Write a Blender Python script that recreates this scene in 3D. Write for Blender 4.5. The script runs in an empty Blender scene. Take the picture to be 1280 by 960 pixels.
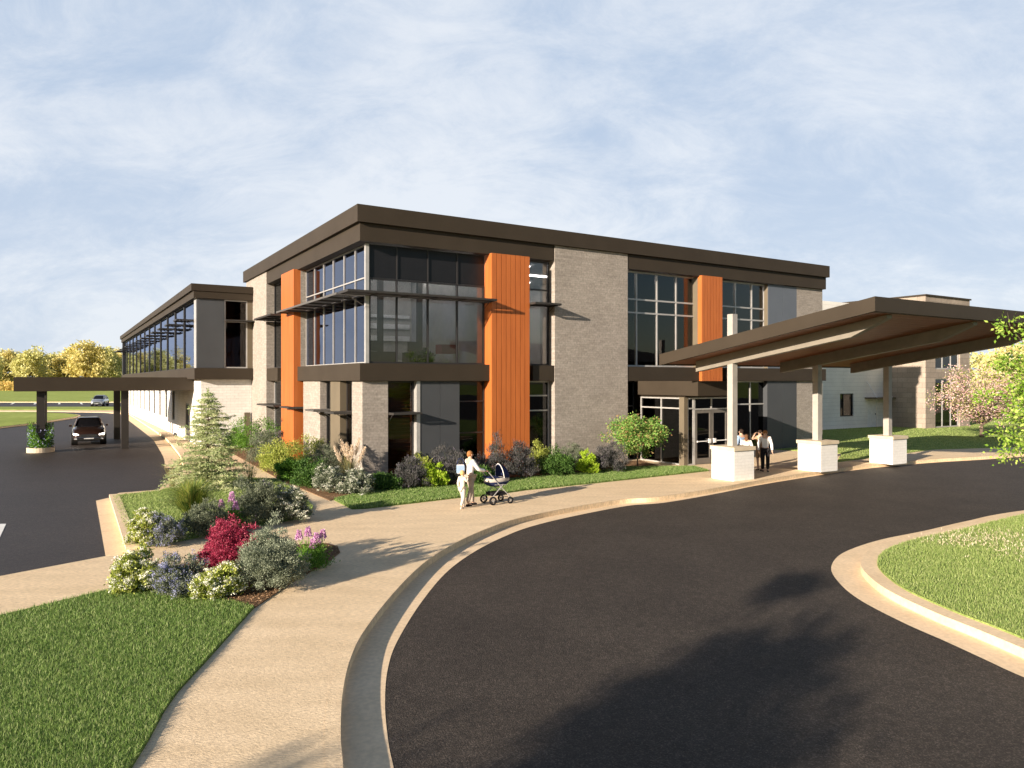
import bpy, bmesh, math, random
import numpy as np
from mathutils import Vector, Matrix
R = math.radians
rng = np.random.default_rng(7)
random.seed(7)
scene = bpy.context.scene
COL = scene.collection

# ------------------------------------------------------------------ frame of reference
F, HY, H = 914.0, 476.0, 3.75
U = Vector((0.8508, 0.5255, 0)); V = Vector((-0.5255, 0.8508, 0))
CX, CY = (453 - 640) / F * 27.64, 27.64
ANG = math.atan2(U.y, U.x)
def g(x, y, z=0.0):
    t = (z - H) / ((HY - y) / F)
    return ((x - 640) / F * t, t)
def G(pts, z=0.0): return [g(x, y, z) for x, y in pts]
def W(u, v, z=0.0): return (CX + u * U.x + v * V.x, CY + u * U.y + v * V.y, z)
def front_u(x, v=0.0):
    rx = (x - 640) / F
    t = (v + CX * V.x + CY * V.y) / (rx * V.x + V.y)
    return (rx * t - CX) * U.x + (t - CY) * U.y
def left_v(x, u=0.0):
    rx = (x - 640) / F
    t = (u + CX * U.x + CY * U.y) / (rx * U.x + U.y)
    return (rx * t - CX) * V.x + (t - CY) * V.y

# ------------------------------------------------------------------ sun direction
SAZ = math.atan2(0.67, 0.742)      # light travels towards (+x,+y)
SEL = R(14.8)

# ------------------------------------------------------------------ materials
def newmat(name):
    m = bpy.data.materials.new(name); m.use_nodes = True
    nt = m.node_tree; b = nt.nodes['Principled BSDF']
    return m, nt, b
def N(nt, t, **kw):
    n = nt.nodes.new(t)
    for k, v in kw.items(): setattr(n, k, v)
    return n
def ramp(nt, stops):
    r = nt.nodes.new('ShaderNodeValToRGB')
    e = r.color_ramp.elements
    while len(e) < len(stops): e.new(0.5)
    for i, (p, c) in enumerate(stops):
        e[i].position = p; e[i].color = (*c, 1)
    return r
def noisy(name, c1, c2, scale=2.0, rough=0.7, bump=0.0, bscale=60.0, stretch=(1, 1, 1), metallic=0.0, spec=0.5, detail=6, fine=None, coat=0.0, grain=None):
    m, nt, b = newmat(name)
    tc = N(nt, 'ShaderNodeTexCoord'); mp = N(nt, 'ShaderNodeMapping')
    mp.inputs['Scale'].default_value = stretch
    nt.links.new(tc.outputs['Object'], mp.inputs['Vector'])
    n = N(nt, 'ShaderNodeTexNoise'); n.inputs['Scale'].default_value = scale; n.inputs['Detail'].default_value = detail
    n.inputs['Roughness'].default_value = 0.6
    nt.links.new(mp.outputs[0], n.inputs['Vector'])
    r = ramp(nt, [(0.3, c1), (0.7, c2)]); nt.links.new(n.outputs['Fac'], r.inputs[0])
    out = r.outputs[0]
    if fine:
        n3 = N(nt, 'ShaderNodeTexNoise'); n3.inputs['Scale'].default_value = fine[0]; n3.inputs['Detail'].default_value = 3
        nt.links.new(mp.outputs[0], n3.inputs['Vector'])
        r3 = ramp(nt, [(0.35, (fine[1],) * 3), (0.65, (fine[2],) * 3)]); nt.links.new(n3.outputs['Fac'], r3.inputs[0])
        mx = N(nt, 'ShaderNodeMix', data_type='RGBA', blend_type='MULTIPLY'); mx.inputs[0].default_value = 1
        nt.links.new(out, mx.inputs[6]); nt.links.new(r3.outputs[0], mx.inputs[7]); out = mx.outputs[2]
    if grain:
        vo = N(nt, 'ShaderNodeTexVoronoi'); vo.inputs['Scale'].default_value = grain[0]
        nt.links.new(mp.outputs[0], vo.inputs['Vector'])
        hs = N(nt, 'ShaderNodeSeparateColor'); nt.links.new(vo.outputs['Color'], hs.inputs[0])
        rg = ramp(nt, [(0.0, (grain[1],) * 3), (0.75, (1.0,) * 3), (0.97, (grain[2],) * 3)]); nt.links.new(hs.outputs[0], rg.inputs[0])
        mg = N(nt, 'ShaderNodeMix', data_type='RGBA', blend_type='MULTIPLY'); mg.inputs[0].default_value = 1
        nt.links.new(out, mg.inputs[6]); nt.links.new(rg.outputs[0], mg.inputs[7]); out = mg.outputs[2]
    nt.links.new(out, b.inputs['Base Color'])
    b.inputs['Roughness'].default_value = rough; b.inputs['Metallic'].default_value = metallic
    b.inputs['Specular IOR Level'].default_value = spec
    b.inputs['Coat Weight'].default_value = coat
    if bump:
        n2 = N(nt, 'ShaderNodeTexNoise'); n2.inputs['Scale'].default_value = bscale; n2.inputs['Detail'].default_value = 4
        nt.links.new(mp.outputs[0], n2.inputs['Vector'])
        bp = N(nt, 'ShaderNodeBump'); bp.inputs['Strength'].default_value = bump; bp.inputs['Distance'].default_value = 0.02
        nt.links.new(n2.outputs['Fac'], bp.inputs['Height']); nt.links.new(bp.outputs[0], b.inputs['Normal'])
    return m
def flat(name, c, rough=0.6, metallic=0.0, spec=0.5, coat=0.0, emit=None, es=0):
    c2 = tuple(min(1, x * 1.12) for x in c); c1 = tuple(x * 0.9 for x in c)
    m = noisy(name, c1, c2, 3.0, rough, metallic=metallic, spec=spec, coat=coat)
    if emit:
        b = m.node_tree.nodes['Principled BSDF']
        b.inputs['Emission Color'].default_value = (*emit, 1); b.inputs['Emission Strength'].default_value = es
    return m
def masonry(name, c1, c2, mortar, bw, bh, ms=0.006, bump=0.4, bias=0.0, fine=(1.0, 1.0), rough=0.9):
    m, nt, b = newmat(name)
    tc = N(nt, 'ShaderNodeTexCoord'); sp = N(nt, 'ShaderNodeSeparateXYZ'); cb = N(nt, 'ShaderNodeCombineXYZ')
    ad = N(nt, 'ShaderNodeMath', operation='ADD')
    nt.links.new(tc.outputs['Object'], sp.inputs[0]); nt.links.new(sp.outputs[0], ad.inputs[0]); nt.links.new(sp.outputs[1], ad.inputs[1])
    nt.links.new(ad.outputs[0], cb.inputs[0]); nt.links.new(sp.outputs[2], cb.inputs[1])
    br = N(nt, 'ShaderNodeTexBrick'); br.inputs['Scale'].default_value = 1.0
    br.inputs['Brick Width'].default_value = bw; br.inputs['Row Height'].default_value = bh
    br.inputs['Mortar Size'].default_value = ms; br.inputs['Mortar Smooth'].default_value = 0.3; br.inputs['Bias'].default_value = bias
    br.inputs['Color1'].default_value = (*c1, 1); br.inputs['Color2'].default_value = (*c2, 1); br.inputs['Mortar'].default_value = (*mortar, 1)
    nt.links.new(cb.outputs[0], br.inputs['Vector'])
    n = N(nt, 'ShaderNodeTexNoise'); n.inputs['Scale'].default_value = 11; n.inputs['Detail'].default_value = 8
    nt.links.new(tc.outputs['Object'], n.inputs['Vector'])
    r = ramp(nt, [(0.3, (fine[0],) * 3), (0.7, (fine[1],) * 3)]); nt.links.new(n.outputs['Fac'], r.inputs[0])
    mx = N(nt, 'ShaderNodeMix', data_type='RGBA', blend_type='MULTIPLY'); mx.inputs[0].default_value = 1
    nt.links.new(br.outputs['Color'], mx.inputs[6]); nt.links.new(r.outputs[0], mx.inputs[7])
    n4 = N(nt, 'ShaderNodeTexNoise'); n4.inputs['Scale'].default_value = 0.7; n4.inputs['Detail'].default_value = 4
    nt.links.new(tc.outputs['Object'], n4.inputs['Vector'])
    r4 = ramp(nt, [(0.3, (0.9,) * 3), (0.7, (1.05,) * 3)]); nt.links.new(n4.outputs['Fac'], r4.inputs[0])
    mx2 = N(nt, 'ShaderNodeMix', data_type='RGBA', blend_type='MULTIPLY'); mx2.inputs[0].default_value = 1
    nt.links.new(mx.outputs[2], mx2.inputs[6]); nt.links.new(r4.outputs[0], mx2.inputs[7])
    nt.links.new(mx2.outputs[2], b.inputs['Base Color'])
    b.inputs['Roughness'].default_value = rough; b.inputs['Specular IOR Level'].default_value = 0.25
    sc = N(nt, 'ShaderNodeMath', operation='MULTIPLY_ADD'); sc.inputs[1].default_value = -1.0
    nt.links.new(br.outputs['Fac'], sc.inputs[0]); nt.links.new(n.outputs['Fac'], sc.inputs[2])
    bp = N(nt, 'ShaderNodeBump'); bp.inputs['Strength'].default_value = bump; bp.inputs['Distance'].default_value = 0.015
    nt.links.new(sc.outputs[0], bp.inputs['Height']); nt.links.new(bp.outputs[0], b.inputs['Normal'])
    return m
def leafmat(name, cols, trans=0.35, rough=0.55, noise=0.0):
    m, nt, b = newmat(name)
    ge = N(nt, 'ShaderNodeNewGeometry')
    r = ramp(nt, [(i / max(1, len(cols) - 1), c) for i, c in enumerate(cols)])
    if noise:
        tc = N(nt, 'ShaderNodeTexCoord'); n = N(nt, 'ShaderNodeTexNoise'); n.inputs['Scale'].default_value = noise
        nt.links.new(tc.outputs['Object'], n.inputs['Vector'])
        mx = N(nt, 'ShaderNodeMath', operation='MULTIPLY_ADD'); mx.inputs[1].default_value = 0.55
        m2 = N(nt, 'ShaderNodeMath', operation='MULTIPLY_ADD'); m2.inputs[1].default_value = 1.6; m2.inputs[2].default_value = -0.55
        nt.links.new(n.outputs['Fac'], m2.inputs[0])
        nt.links.new(ge.outputs['Random Per Island'], mx.inputs[0]); nt.links.new(m2.outputs[0], mx.inputs[2])
        nt.links.new(mx.outputs[0], r.inputs[0])
    else:
        nt.links.new(ge.outputs['Random Per Island'], r.inputs[0])
    nt.links.new(r.outputs[0], b.inputs['Base Color']); b.inputs['Roughness'].default_value = rough
    b.inputs['Specular IOR Level'].default_value = 0.25
    tr = N(nt, 'ShaderNodeBsdfTranslucent'); nt.links.new(r.outputs[0], tr.inputs[0])
    mi = N(nt, 'ShaderNodeMixShader'); mi.inputs[0].default_value = trans
    nt.links.new(b.outputs[0], mi.inputs[1]); nt.links.new(tr.outputs[0], mi.inputs[2])
    nt.links.new(mi.outputs[0], nt.nodes['Material Output'].inputs[0])
    return m
def glassmat(name, tint, ior=1.7, gl=(0.9, 0.95, 1.0)):
    m, nt, b = newmat(name); nt.nodes.remove(b)
    fr = N(nt, 'ShaderNodeFresnel'); fr.inputs['IOR'].default_value = ior
    t = N(nt, 'ShaderNodeBsdfTransparent'); t.inputs[0].default_value = (*tint, 1)
    gs = N(nt, 'ShaderNodeBsdfGlossy'); gs.inputs['Color'].default_value = (*gl, 1); gs.inputs['Roughness'].default_value = 0.01
    tc = N(nt, 'ShaderNodeTexCoord'); n = N(nt, 'ShaderNodeTexNoise'); n.inputs['Scale'].default_value = 0.8
    bp = N(nt, 'ShaderNodeBump'); bp.inputs['Strength'].default_value = 0.06; bp.inputs['Distance'].default_value = 0.03
    nt.links.new(tc.outputs['Object'], n.inputs['Vector']); nt.links.new(n.outputs['Fac'], bp.inputs['Height']); nt.links.new(bp.outputs[0], gs.inputs['Normal'])
    mi = N(nt, 'ShaderNodeMixShader')
    nt.links.new(fr.outputs[0], mi.inputs[0]); nt.links.new(t.outputs[0], mi.inputs[1]); nt.links.new(gs.outputs[0], mi.inputs[2])
    nt.links.new(mi.outputs[0], nt.nodes['Material Output'].inputs[0])
    return m

M = {}
M['concrete'] = noisy('concrete', (0.71, 0.545, 0.35), (0.85, 0.665, 0.445), 0.5, 0.9, 0.5, 20, (1.2, 4.5, 1), spec=0.2, fine=(9, 0.80, 1.10))
M['kerb'] = noisy('kerb_concrete', (0.72, 0.545, 0.35), (0.84, 0.65, 0.44), 1.2, 0.85, 0.15, 40, spec=0.25, fine=(14, 0.9, 1.05))
M['asphalt'] = noisy('asphalt', (0.045, 0.037, 0.031), (0.063, 0.052, 0.043), 0.5, 0.75, 0.8, 55, spec=0.25, fine=(9, 0.85, 1.12), grain=(68, 0.6, 1.9))
M['asphalt_left'] = noisy('asphalt_smooth', (0.034, 0.026, 0.022), (0.045, 0.035, 0.030), 0.35, 0.6, 0.25, 60, spec=0.3, fine=(9, 0.85, 1.12), grain=(34, 0.7, 1.7))
M['paint'] = noisy('line_paint', (0.7, 0.7, 0.68), (0.82, 0.82, 0.8), 4, 0.7)
M['grass_base_light'] = noisy('grass_base_light', (0.20, 0.27, 0.07), (0.30, 0.37, 0.11), 1.2, 0.95, 1.0, 60, spec=0.1, fine=(30, 0.7, 1.25))
M['mulch'] = noisy('mulch', (0.10, 0.055, 0.03), (0.30, 0.19, 0.11), 30, 0.95, 1.0, 50, spec=0.1)
M['grass_base'] = noisy('grass_base', (0.10, 0.15, 0.035), (0.17, 0.23, 0.06), 1.2, 0.95, 1.0, 60, spec=0.1, fine=(30, 0.6, 1.3))
M['grass_far'] = noisy('grass_far', (0.26, 0.33, 0.07), (0.36, 0.42, 0.11), 0.12, 0.95, 0.6, 8, spec=0.1, fine=(1.3, 0.8, 1.15))
M['blade'] = leafmat('grass_blade', [(0.08, 0.16, 0.035), (0.16, 0.27, 0.06), (0.25, 0.36, 0.10), (0.42, 0.48, 0.22)], 0.35, 0.5)
M['blade_light'] = leafmat('grass_blade_light', [(0.20, 0.30, 0.08), (0.29, 0.39, 0.11), (0.37, 0.45, 0.15), (0.48, 0.53, 0.24)], 0.4, 0.5)
M['brick'] = masonry('taupe_masonry', (0.29, 0.258, 0.228), (0.355, 0.318, 0.282), (0.265, 0.235, 0.205), 0.30, 0.10, 0.005, 0.5, fine=(0.78, 1.14))
M['brick_brown'] = masonry('brown_block', (0.29, 0.24, 0.20), (0.36, 0.30, 0.25), (0.2, 0.165, 0.14), 0.8, 0.4, 0.012, 0.4, fine=(0.88, 1.08))
M['brick_white'] = masonry('white_painted_brick', (0.70, 0.685, 0.655), (0.76, 0.745, 0.715), (0.56, 0.54, 0.51), 0.42, 0.16, 0.007, 0.5, fine=(0.93, 1.04))
M['brick_pier'] = masonry('white_pier_brick', (0.80, 0.78, 0.74), (0.84, 0.82, 0.79), (0.70, 0.68, 0.65), 0.40, 0.115, 0.006, 0.25, fine=(0.95, 1.03))
M['siding'] = masonry('white_siding', (0.80, 0.77, 0.73), (0.83, 0.80, 0.76), (0.62, 0.60, 0.57), 6.0, 0.3, 0.012, 0.35, fine=(0.95, 1.03))
M['orange'] = noisy('orange_timber', (0.37, 0.10, 0.023), (0.47, 0.138, 0.033), 1.0, 0.5, 0.05, 30, (6, 6, 0.5), spec=0.4)
M['groove'] = flat('groove_dark', (0.06, 0.02, 0.008), 0.9)
M['bronze'] = noisy('bronze_metal', (0.036, 0.0275, 0.019), (0.044, 0.034, 0.024), 0.8, 0.6, spec=0.2)
M['bronze_light'] = noisy('bronze_trim', (0.12, 0.10, 0.07), (0.15, 0.122, 0.085), 0.8, 0.6, spec=0.25)
M['dark_metal'] = flat('dark_metal', (0.02, 0.019, 0.02), 0.45)
M['silver'] = flat('silver_frame', (0.42, 0.41, 0.40), 0.4, 0.3)
M['shade'] = flat('sunshade_metal', (0.035, 0.032, 0.03), 0.55, spec=.3)
M['shade_light'] = flat('sunshade_edge', (0.09, 0.085, 0.08), 0.5, spec=.4)
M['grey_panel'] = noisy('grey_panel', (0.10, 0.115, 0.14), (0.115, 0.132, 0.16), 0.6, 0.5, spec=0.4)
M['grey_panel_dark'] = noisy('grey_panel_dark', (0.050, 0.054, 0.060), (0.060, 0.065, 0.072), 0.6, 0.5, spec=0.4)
M['spandrel'] = flat('spandrel', (0.012, 0.012, 0.014), 0.35, spec=0.3)
M['glass'] = glassmat('window_glass', (0.66, 0.66, 0.66), 1.65, (1.0, 0.97, 0.95))
M['glass_dark'] = glassmat('dark_window_glass', (0.16, 0.15, 0.14), 1.5)
M['glass_blue'] = glassmat('blue_window_glass', (0.12, 0.17, 0.3), 2.6, (0.70, 0.78, 1.0))
M['glass_brown'] = glassmat('brown_window_glass', (0.62, 0.48, 0.36), 1.4)
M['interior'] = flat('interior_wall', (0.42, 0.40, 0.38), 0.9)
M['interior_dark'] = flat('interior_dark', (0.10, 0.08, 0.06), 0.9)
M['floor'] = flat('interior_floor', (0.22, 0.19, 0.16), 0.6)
M['light'] = flat('ceiling_light', (0.9, 0.9, 0.9), 0.5, emit=(1, 0.96, 0.92), es=16)
M['wood'] = noisy('cedar_soffit', (0.15, 0.045, 0.014), (0.22, 0.07, 0.022), 1.2, 0.45, 0.05, 20, (1, 12, 1), spec=0.4)
M['stone_cap'] = noisy('stone_cap', (0.50, 0.42, 0.30), (0.60, 0.51, 0.38), 3, 0.8, 0.2, 60)
M['column'] = flat('column_steel', (0.34, 0.32, 0.295), 0.5)
M['beam'] = flat('beam_paint', (0.19, 0.17, 0.14), 0.5)
M['column_dark'] = flat('column_dark', (0.022, 0.018, 0.015), 0.5)
M['white'] = flat('white_paint', (0.72, 0.72, 0.72), 0.5)
M['door_grey'] = flat('door_frame_grey', (0.17, 0.155, 0.14), 0.4, 0.3)
M['bark'] = noisy('bark', (0.07, 0.05, 0.035), (0.17, 0.13, 0.09), 14, 0.95, 0.8, 40, (1, 1, 0.3))
M['bark_red'] = noisy('bark_brown', (0.13, 0.07, 0.045), (0.22, 0.13, 0.09), 14, 0.95, 0.8, 40, (1, 1, 0.3))
M['stem'] = flat('green_stem', (0.08, 0.10, 0.03), 0.8)

# ------------------------------------------------------------------ object helpers
def link(name, me, mat=None, parent=None):
    o = bpy.data.objects.new(name, me); COL.objects.link(o)
    if mat is not None and len(me.materials) == 0:
        for m in (mat if isinstance(mat, (list, tuple)) else [mat]): me.materials.append(m)
    if parent is not None: o.parent = parent
    return o
def tag(o, label=None, cat=None, group=None, kind=None):
    if label: o['label'] = label
    if cat: o['category'] = cat
    if group: o['group'] = group
    if kind: o['kind'] = kind
    return o
def empty(name, label, cat, loc=(0, 0, 0), rz=0.0, group=None):
    o = bpy.data.objects.new(name, None); COL.objects.link(o); o.location = loc; o.rotation_euler = (0, 0, rz)
    o.empty_display_size = 0.2
    return tag(o, label, cat, group)
class MB:
    def __init__(s): s.v = []; s.f = []; s.m = []
    def box(s, x0, x1, y0, y1, z0, z1, mi=0):
        if x0 > x1: x0, x1 = x1, x0
        if y0 > y1: y0, y1 = y1, y0
        if z0 > z1: z0, z1 = z1, z0
        b = len(s.v)
        s.v += [(x0, y0, z0), (x1, y0, z0), (x1, y1, z0), (x0, y1, z0), (x0, y0, z1), (x1, y0, z1), (x1, y1, z1), (x0, y1, z1)]
        for q in ((0, 3, 2, 1), (4, 5, 6, 7), (0, 1, 5, 4), (1, 2, 6, 5), (2, 3, 7, 6), (3, 0, 4, 7)):
            s.f.append(tuple(b + i for i in q)); s.m.append(mi)
        return s
    def prism(s, pts, z0, z1, mi=0):
        a = sum(pts[i][0] * pts[(i + 1) % len(pts)][1] - pts[(i + 1) % len(pts)][0] * pts[i][1] for i in range(len(pts)))
        if a < 0: pts = pts[::-1]
        b = len(s.v); n = len(pts)
        s.v += [(p[0], p[1], z0) for p in pts] + [(p[0], p[1], z1) for p in pts]
        s.f.append(tuple(b + n + i for i in range(n))); s.m.append(mi)
        s.f.append(tuple(b + n - 1 - i for i in range(n))); s.m.append(mi)
        for i in range(n):
            j = (i + 1) % n
            s.f.append((b + i, b + j, b + n + j, b + n + i)); s.m.append(mi)
        return s
    def tube(s, p0, p1, r0, r1=None, n=8, mi=0, cap=True):
        r1 = r0 if r1 is None else r1
        p0 = Vector(p0); p1 = Vector(p1); d = (p1 - p0)
        if d.length < 1e-6: return s
        d.normalize(); a = d.orthogonal().normalized(); c = d.cross(a)
        b = len(s.v)
        for p, r in ((p0, r0), (p1, r1)):
            for i in range(n):
                t = 2 * math.pi * i / n
                s.v.append(tuple(p + (a * math.cos(t) + c * math.sin(t)) * r))
        for i in range(n):
            j = (i + 1) % n
            s.f.append((b + i, b + j, b + n + j, b + n + i)); s.m.append(mi)
        if cap:
            s.f.append(tuple(b + n - 1 - i for i in range(n))); s.m.append(mi)
            s.f.append(tuple(b + n + i for i in range(n))); s.m.append(mi)
        return s
    def strip(s, A, B, z, zb=None, mi=0):
        zb = z if zb is None else zb
        b = len(s.v); n = len(A)
        s.v += [(p[0], p[1], z) for p in A] + [(p[0], p[1], zb) for p in B]
        for i in range(n - 1):
            s.f.append((b + i, b + i + 1, b + n + i + 1, b + n + i)); s.m.append(mi)
        return s
    def lathe(s, prof, c=(0, 0, 0), n=24, mi=0):
        b = len(s.v); k = len(prof)
        for r, z in prof:
            for i in range(n):
                t = 2 * math.pi * i / n
                s.v.append((c[0] + r * math.cos(t), c[1] + r * math.sin(t), c[2] + z))
        for j in range(k - 1):
            for i in range(n):
                i2 = (i + 1) % n
                s.f.append((b + j * n + i, b + j * n + i2, b + (j + 1) * n + i2, b + (j + 1) * n + i)); s.m.append(mi)
        s.f.append(tuple(b + n - 1 - i for i in range(n))); s.m.append(mi)
        s.f.append(tuple(b + (k - 1) * n + i for i in range(n))); s.m.append(mi)
        return s
    def build(s, name, mat, parent=None, smooth=False, bevel=0.0):
        me = bpy.data.meshes.new(name); me.from_pydata(s.v, [], s.f)
        mats = mat if isinstance(mat, (list, tuple)) else [mat]
        for m in mats: me.materials.append(m)
        if len(mats) > 1: me.polygons.foreach_set('material_index', s.m)
        bm = bmesh.new(); bm.from_mesh(me); bmesh.ops.recalc_face_normals(bm, faces=bm.faces)
        if bevel: bmesh.ops.bevel(bm, geom=[e for e in bm.edges], offset=bevel, segments=2, affect='EDGES', profile=0.7, clamp_overlap=True)
        bm.to_mesh(me); bm.free()
        if smooth: me.polygons.foreach_set('use_smooth', [True] * len(me.polygons))
        return link(name, me, None, parent)
def each(mb, name, mat, parent):
    """one object per box of an MB"""
    for i in range(0, len(mb.v), 8):
        q = MB(); q.v = mb.v[i:i + 8]; q.f = [(0, 3, 2, 1), (4, 5, 6, 7), (0, 1, 5, 4), (1, 2, 6, 5), (2, 3, 7, 6), (3, 0, 4, 7)]; q.m = [0] * 6
        q.build(name, mat, parent)
def raw_mesh(name, verts, k):
    """verts (n*k,3): n islands, each one polygon of k corners"""
    n = len(verts) // k
    me = bpy.data.meshes.new(name)
    me.vertices.add(n * k); me.vertices.foreach_set('co', np.ascontiguousarray(verts, dtype=np.float32).ravel())
    me.loops.add(n * k); me.loops.foreach_set('vertex_index', np.arange(n * k, dtype=np.int32))
    me.polygons.add(n); me.polygons.foreach_set('loop_start', np.arange(0, n * k, k, dtype=np.int32))
    try: me.polygons.foreach_set('loop_total', np.full(n, k, dtype=np.int32))
    except Exception: pass
    me.update(calc_edges=True); me.validate()
    return me
def blade_mesh(name, v):
    n = len(v) // 5; me = bpy.data.meshes.new(name)
    me.vertices.add(n * 5); me.vertices.foreach_set('co', np.ascontiguousarray(v, dtype=np.float32).ravel())
    base = np.arange(n)[:, None] * 5
    li = (base + np.array([[0, 1, 2, 4, 4, 2, 3]])).astype(np.int32).ravel()
    me.loops.add(n * 7); me.loops.foreach_set('vertex_index', li)
    me.polygons.add(n * 2); me.polygons.foreach_set('loop_start', (np.arange(n)[:, None] * 7 + np.array([[0, 4]])).astype(np.int32).ravel())
    me.update(calc_edges=True); me.validate()
    return me
def nrm(a): return a / np.maximum(1e-9, np.linalg.norm(a, axis=1, keepdims=True))
def leaf_verts(P, D, L, Wd, fold=0.25):
    n = len(P); D = nrm(D)
    rnd = rng.normal(size=(n, 3)); S = nrm(np.cross(D, rnd)); Nn = np.cross(D, S)
    L = np.broadcast_to(np.asarray(L, float).reshape(-1, 1) if np.ndim(L) else np.array([[L]]), (n, 1)); Wd = np.broadcast_to(np.asarray(Wd, float).reshape(-1, 1) if np.ndim(Wd) else np.array([[Wd]]), (n, 1))
    a = P; c = P + D * L + Nn * L * 0.15
    b = P + D * L * 0.45 + S * Wd * 0.5 + Nn * L * fold * 0.3
    d = P + D * L * 0.45 - S * Wd * 0.5 + Nn * L * fold * 0.3
    return np.stack([a, b, c, d], 1).reshape(-1, 3)
def inpoly(x, y, poly):
    c = np.zeros(len(x), bool); n = len(poly)
    for i in range(n):
        x1, y1 = poly[i]; x2, y2 = poly[(i + 1) % n]
        if y1 == y2: continue
        t = ((y1 > y) != (y2 > y)) & (x < (x2 - x1) * (y - y1) / (y2 - y1) + x1)
        c ^= t
    return c
def smooth_line(pts, k=6):
    P = [Vector((*p, 0)) for p in pts]; out = []
    for i in range(len(P) - 1):
        p0 = P[max(0, i - 1)]; p1 = P[i]; p2 = P[i + 1]; p3 = P[min(len(P) - 1, i + 2)]
        for j in range(k):
            t = j / k
            q = 0.5 * ((2 * p1) + (p2 - p0) * t + (2 * p0 - 5 * p1 + 4 * p2 - p3) * t * t + (3 * p1 - p0 - 3 * p2 + p3) * t ** 3)
            out.append((q.x, q.y))
    out.append((P[-1].x, P[-1].y)); return out
def offset(line, d):
    out = []; n = len(line)
    for i in range(n):
        a = Vector(line[max(0, i - 1)]); b = Vector(line[min(n - 1, i + 1)])
        t = (b - a).normalized(); nn = Vector((-t.y, t.x)); dd = d[i] if isinstance(d, (list, np.ndarray)) else d
        out.append((line[i][0] + nn.x * dd, line[i][1] + nn.y * dd))
    return out

# ------------------------------------------------------------------ ground
def ground():
    S = 1500
    MB().box(-S, S, -300, S, -0.6, -0.22).build('ground', M['grass_far'])['kind'] = 'structure'
    o = MB().box(-5, 140, -60, 130, -0.21, -0.15).build('driveway', M['asphalt']); o['kind'] = 'structure'
    # left car park sheet up to the far grass
    o = MB().prism([(-5.004, -60), (-5.004, 131), (-260, 131), (-260, -60)], -0.21, -0.151).build('left_road', M['asphalt_left']); o['kind'] = 'structure'
ground()

K = G([(429, 960), (426, 919), (428, 870), (437.5, 825), (456, 787.5), (494, 739), (531, 703), (569, 679), (606, 662), (644, 649), (700, 637), (775, 624.5)])
K2 = G([(823, 621), (893, 610.5), (964, 598), (1071, 582.5), (1160, 574.5), (1280, 566.5)])
pre = [(20, -3.2), (8, -2.2), (3.2, -0.2), (0.9, 2.0), (-0.6, 4.3), (-1.35, 5.9)]
KL = smooth_line(pre + K + K2 + [(42, 47), (75, 56), (139, 68)], 7)
LEFTK = [g(*p) for p in [(161, 687), (139, 620)]] + [g(*p) for p in [(149, 616), (199, 612), (203, 606), (212, 600), (223, 596), (229, 590), (229, 580), (225, 568), (213, 553), (205, 545), (161, 517), (154, 512.5)]]
def slab():
    near = g(0, 720); c = g(132, 695)
    dx, dy = near[0] - c[0], near[1] - c[1]
    far = (near[0] + dx * 14, near[1] + dy * 14)
    pts = list(KL) + [(139, 129), (-40, 129)] + [LEFTK[-1]] + LEFTK[-2::-1] + [g(166, 696), c, near, far, (-50, -59), (20, -59)]
    o = MB().prism(pts, -0.2, 0.0).build('sidewalk', M['concrete'], None); o['kind'] = 'structure'
    return pts
SLAB = slab()
# gutters
i0 = 5 * 7
kl = KL
wd = [0.5 if p[1] < 19 or p[0] < 0 else max(0.12, 0.5 - (p[0]) * 0.045) for p in kl]
wd = [min(w, 0.5) for w in wd]
inner = offset(kl, [0.0] * len(kl)); outer = offset(kl, [-w for w in wd])
o = MB().strip(kl, outer, -0.143, -0.146).build('gutter', M['kerb']); o['kind'] = 'structure'
# raised kerb nose, a separate joint line just behind the edge of the walk
o = MB().strip(offset(kl, 0.001), offset(kl, 0.17), 0.004).build('kerb', M['concrete']); o['kind'] = 'structure'

# right island
IO = G([(1280, 847), (1234, 826), (1182, 802), (1130, 779), (1078, 752), (1052, 732), (1039, 712), (1047, 696), (1068, 685), (1104, 674), (1156, 663.5), (1208, 651.5), (1280, 638)], -0.15)
IO = smooth_line([(33, 8), (30, -1), (20, -5), (13, -1.5), (8.8, 4), (7.2, 7.8)] + IO + [(24, 26), (32, 29), (36, 24), (35, 15)], 7)
isl_k = offset(IO, -0.55); isl_l = offset(IO, -0.86)
o = MB().strip(IO, isl_k, -0.146, -0.143).build('gutter', M['kerb']); o['kind'] = 'structure'
o = MB().prism(isl_k, -0.2, 0.0).build('kerb', M['kerb']); o['kind'] = 'structure'
ISL = isl_l
o = MB().prism(ISL, 0.0, 0.03).build('lawn', M['grass_base_light']); o['kind'] = 'structure'
# lawns
near = g(0, 771); c = g(137, 738)
FL = [g(137, 738), g(240, 742), g(318, 760), g(292, 789), g(258, 827), g(223, 865), g(206, 889), g(186, 926), g(165, 960), (-3.95, 4), (-4.3, 0), (-5, -8), (near[0] - 9, near[1] - 14), near]
L2 = [g(140, 621), g(199, 614.5), g(240, 602), g(300, 598), g(345, 600), g(372, 615), g(391, 634), g(389, 643), g(383, 647.5), g(332, 656), g(255, 671), g(174, 686), g(164, 684)]
L3 = [g(440, 637), g(460, 636), g(520, 629), g(575, 622.5), g(610, 620), g(658, 613), g(737, 605), g(886, 589), g(868, 584), g(782, 584.5), g(737, 591), g(652, 598.5), g(600, 604), g(557, 608), g(500, 610.5), g(460, 615), g(417, 625)]
L4 = [W(24.5, -3.4), W(23.4, -0.12), W(27.9, -0.12), W(27.95, 8.3), W(47.7, 8.3), W(47.7, 5.0), W(55, 5.0), W(56, 30), (138, 100), (138, 75), (75, 62), (50, 58)] + [g(1273, 559), g(1167, 562), g(1130, 567), g(1046, 578)]
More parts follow.
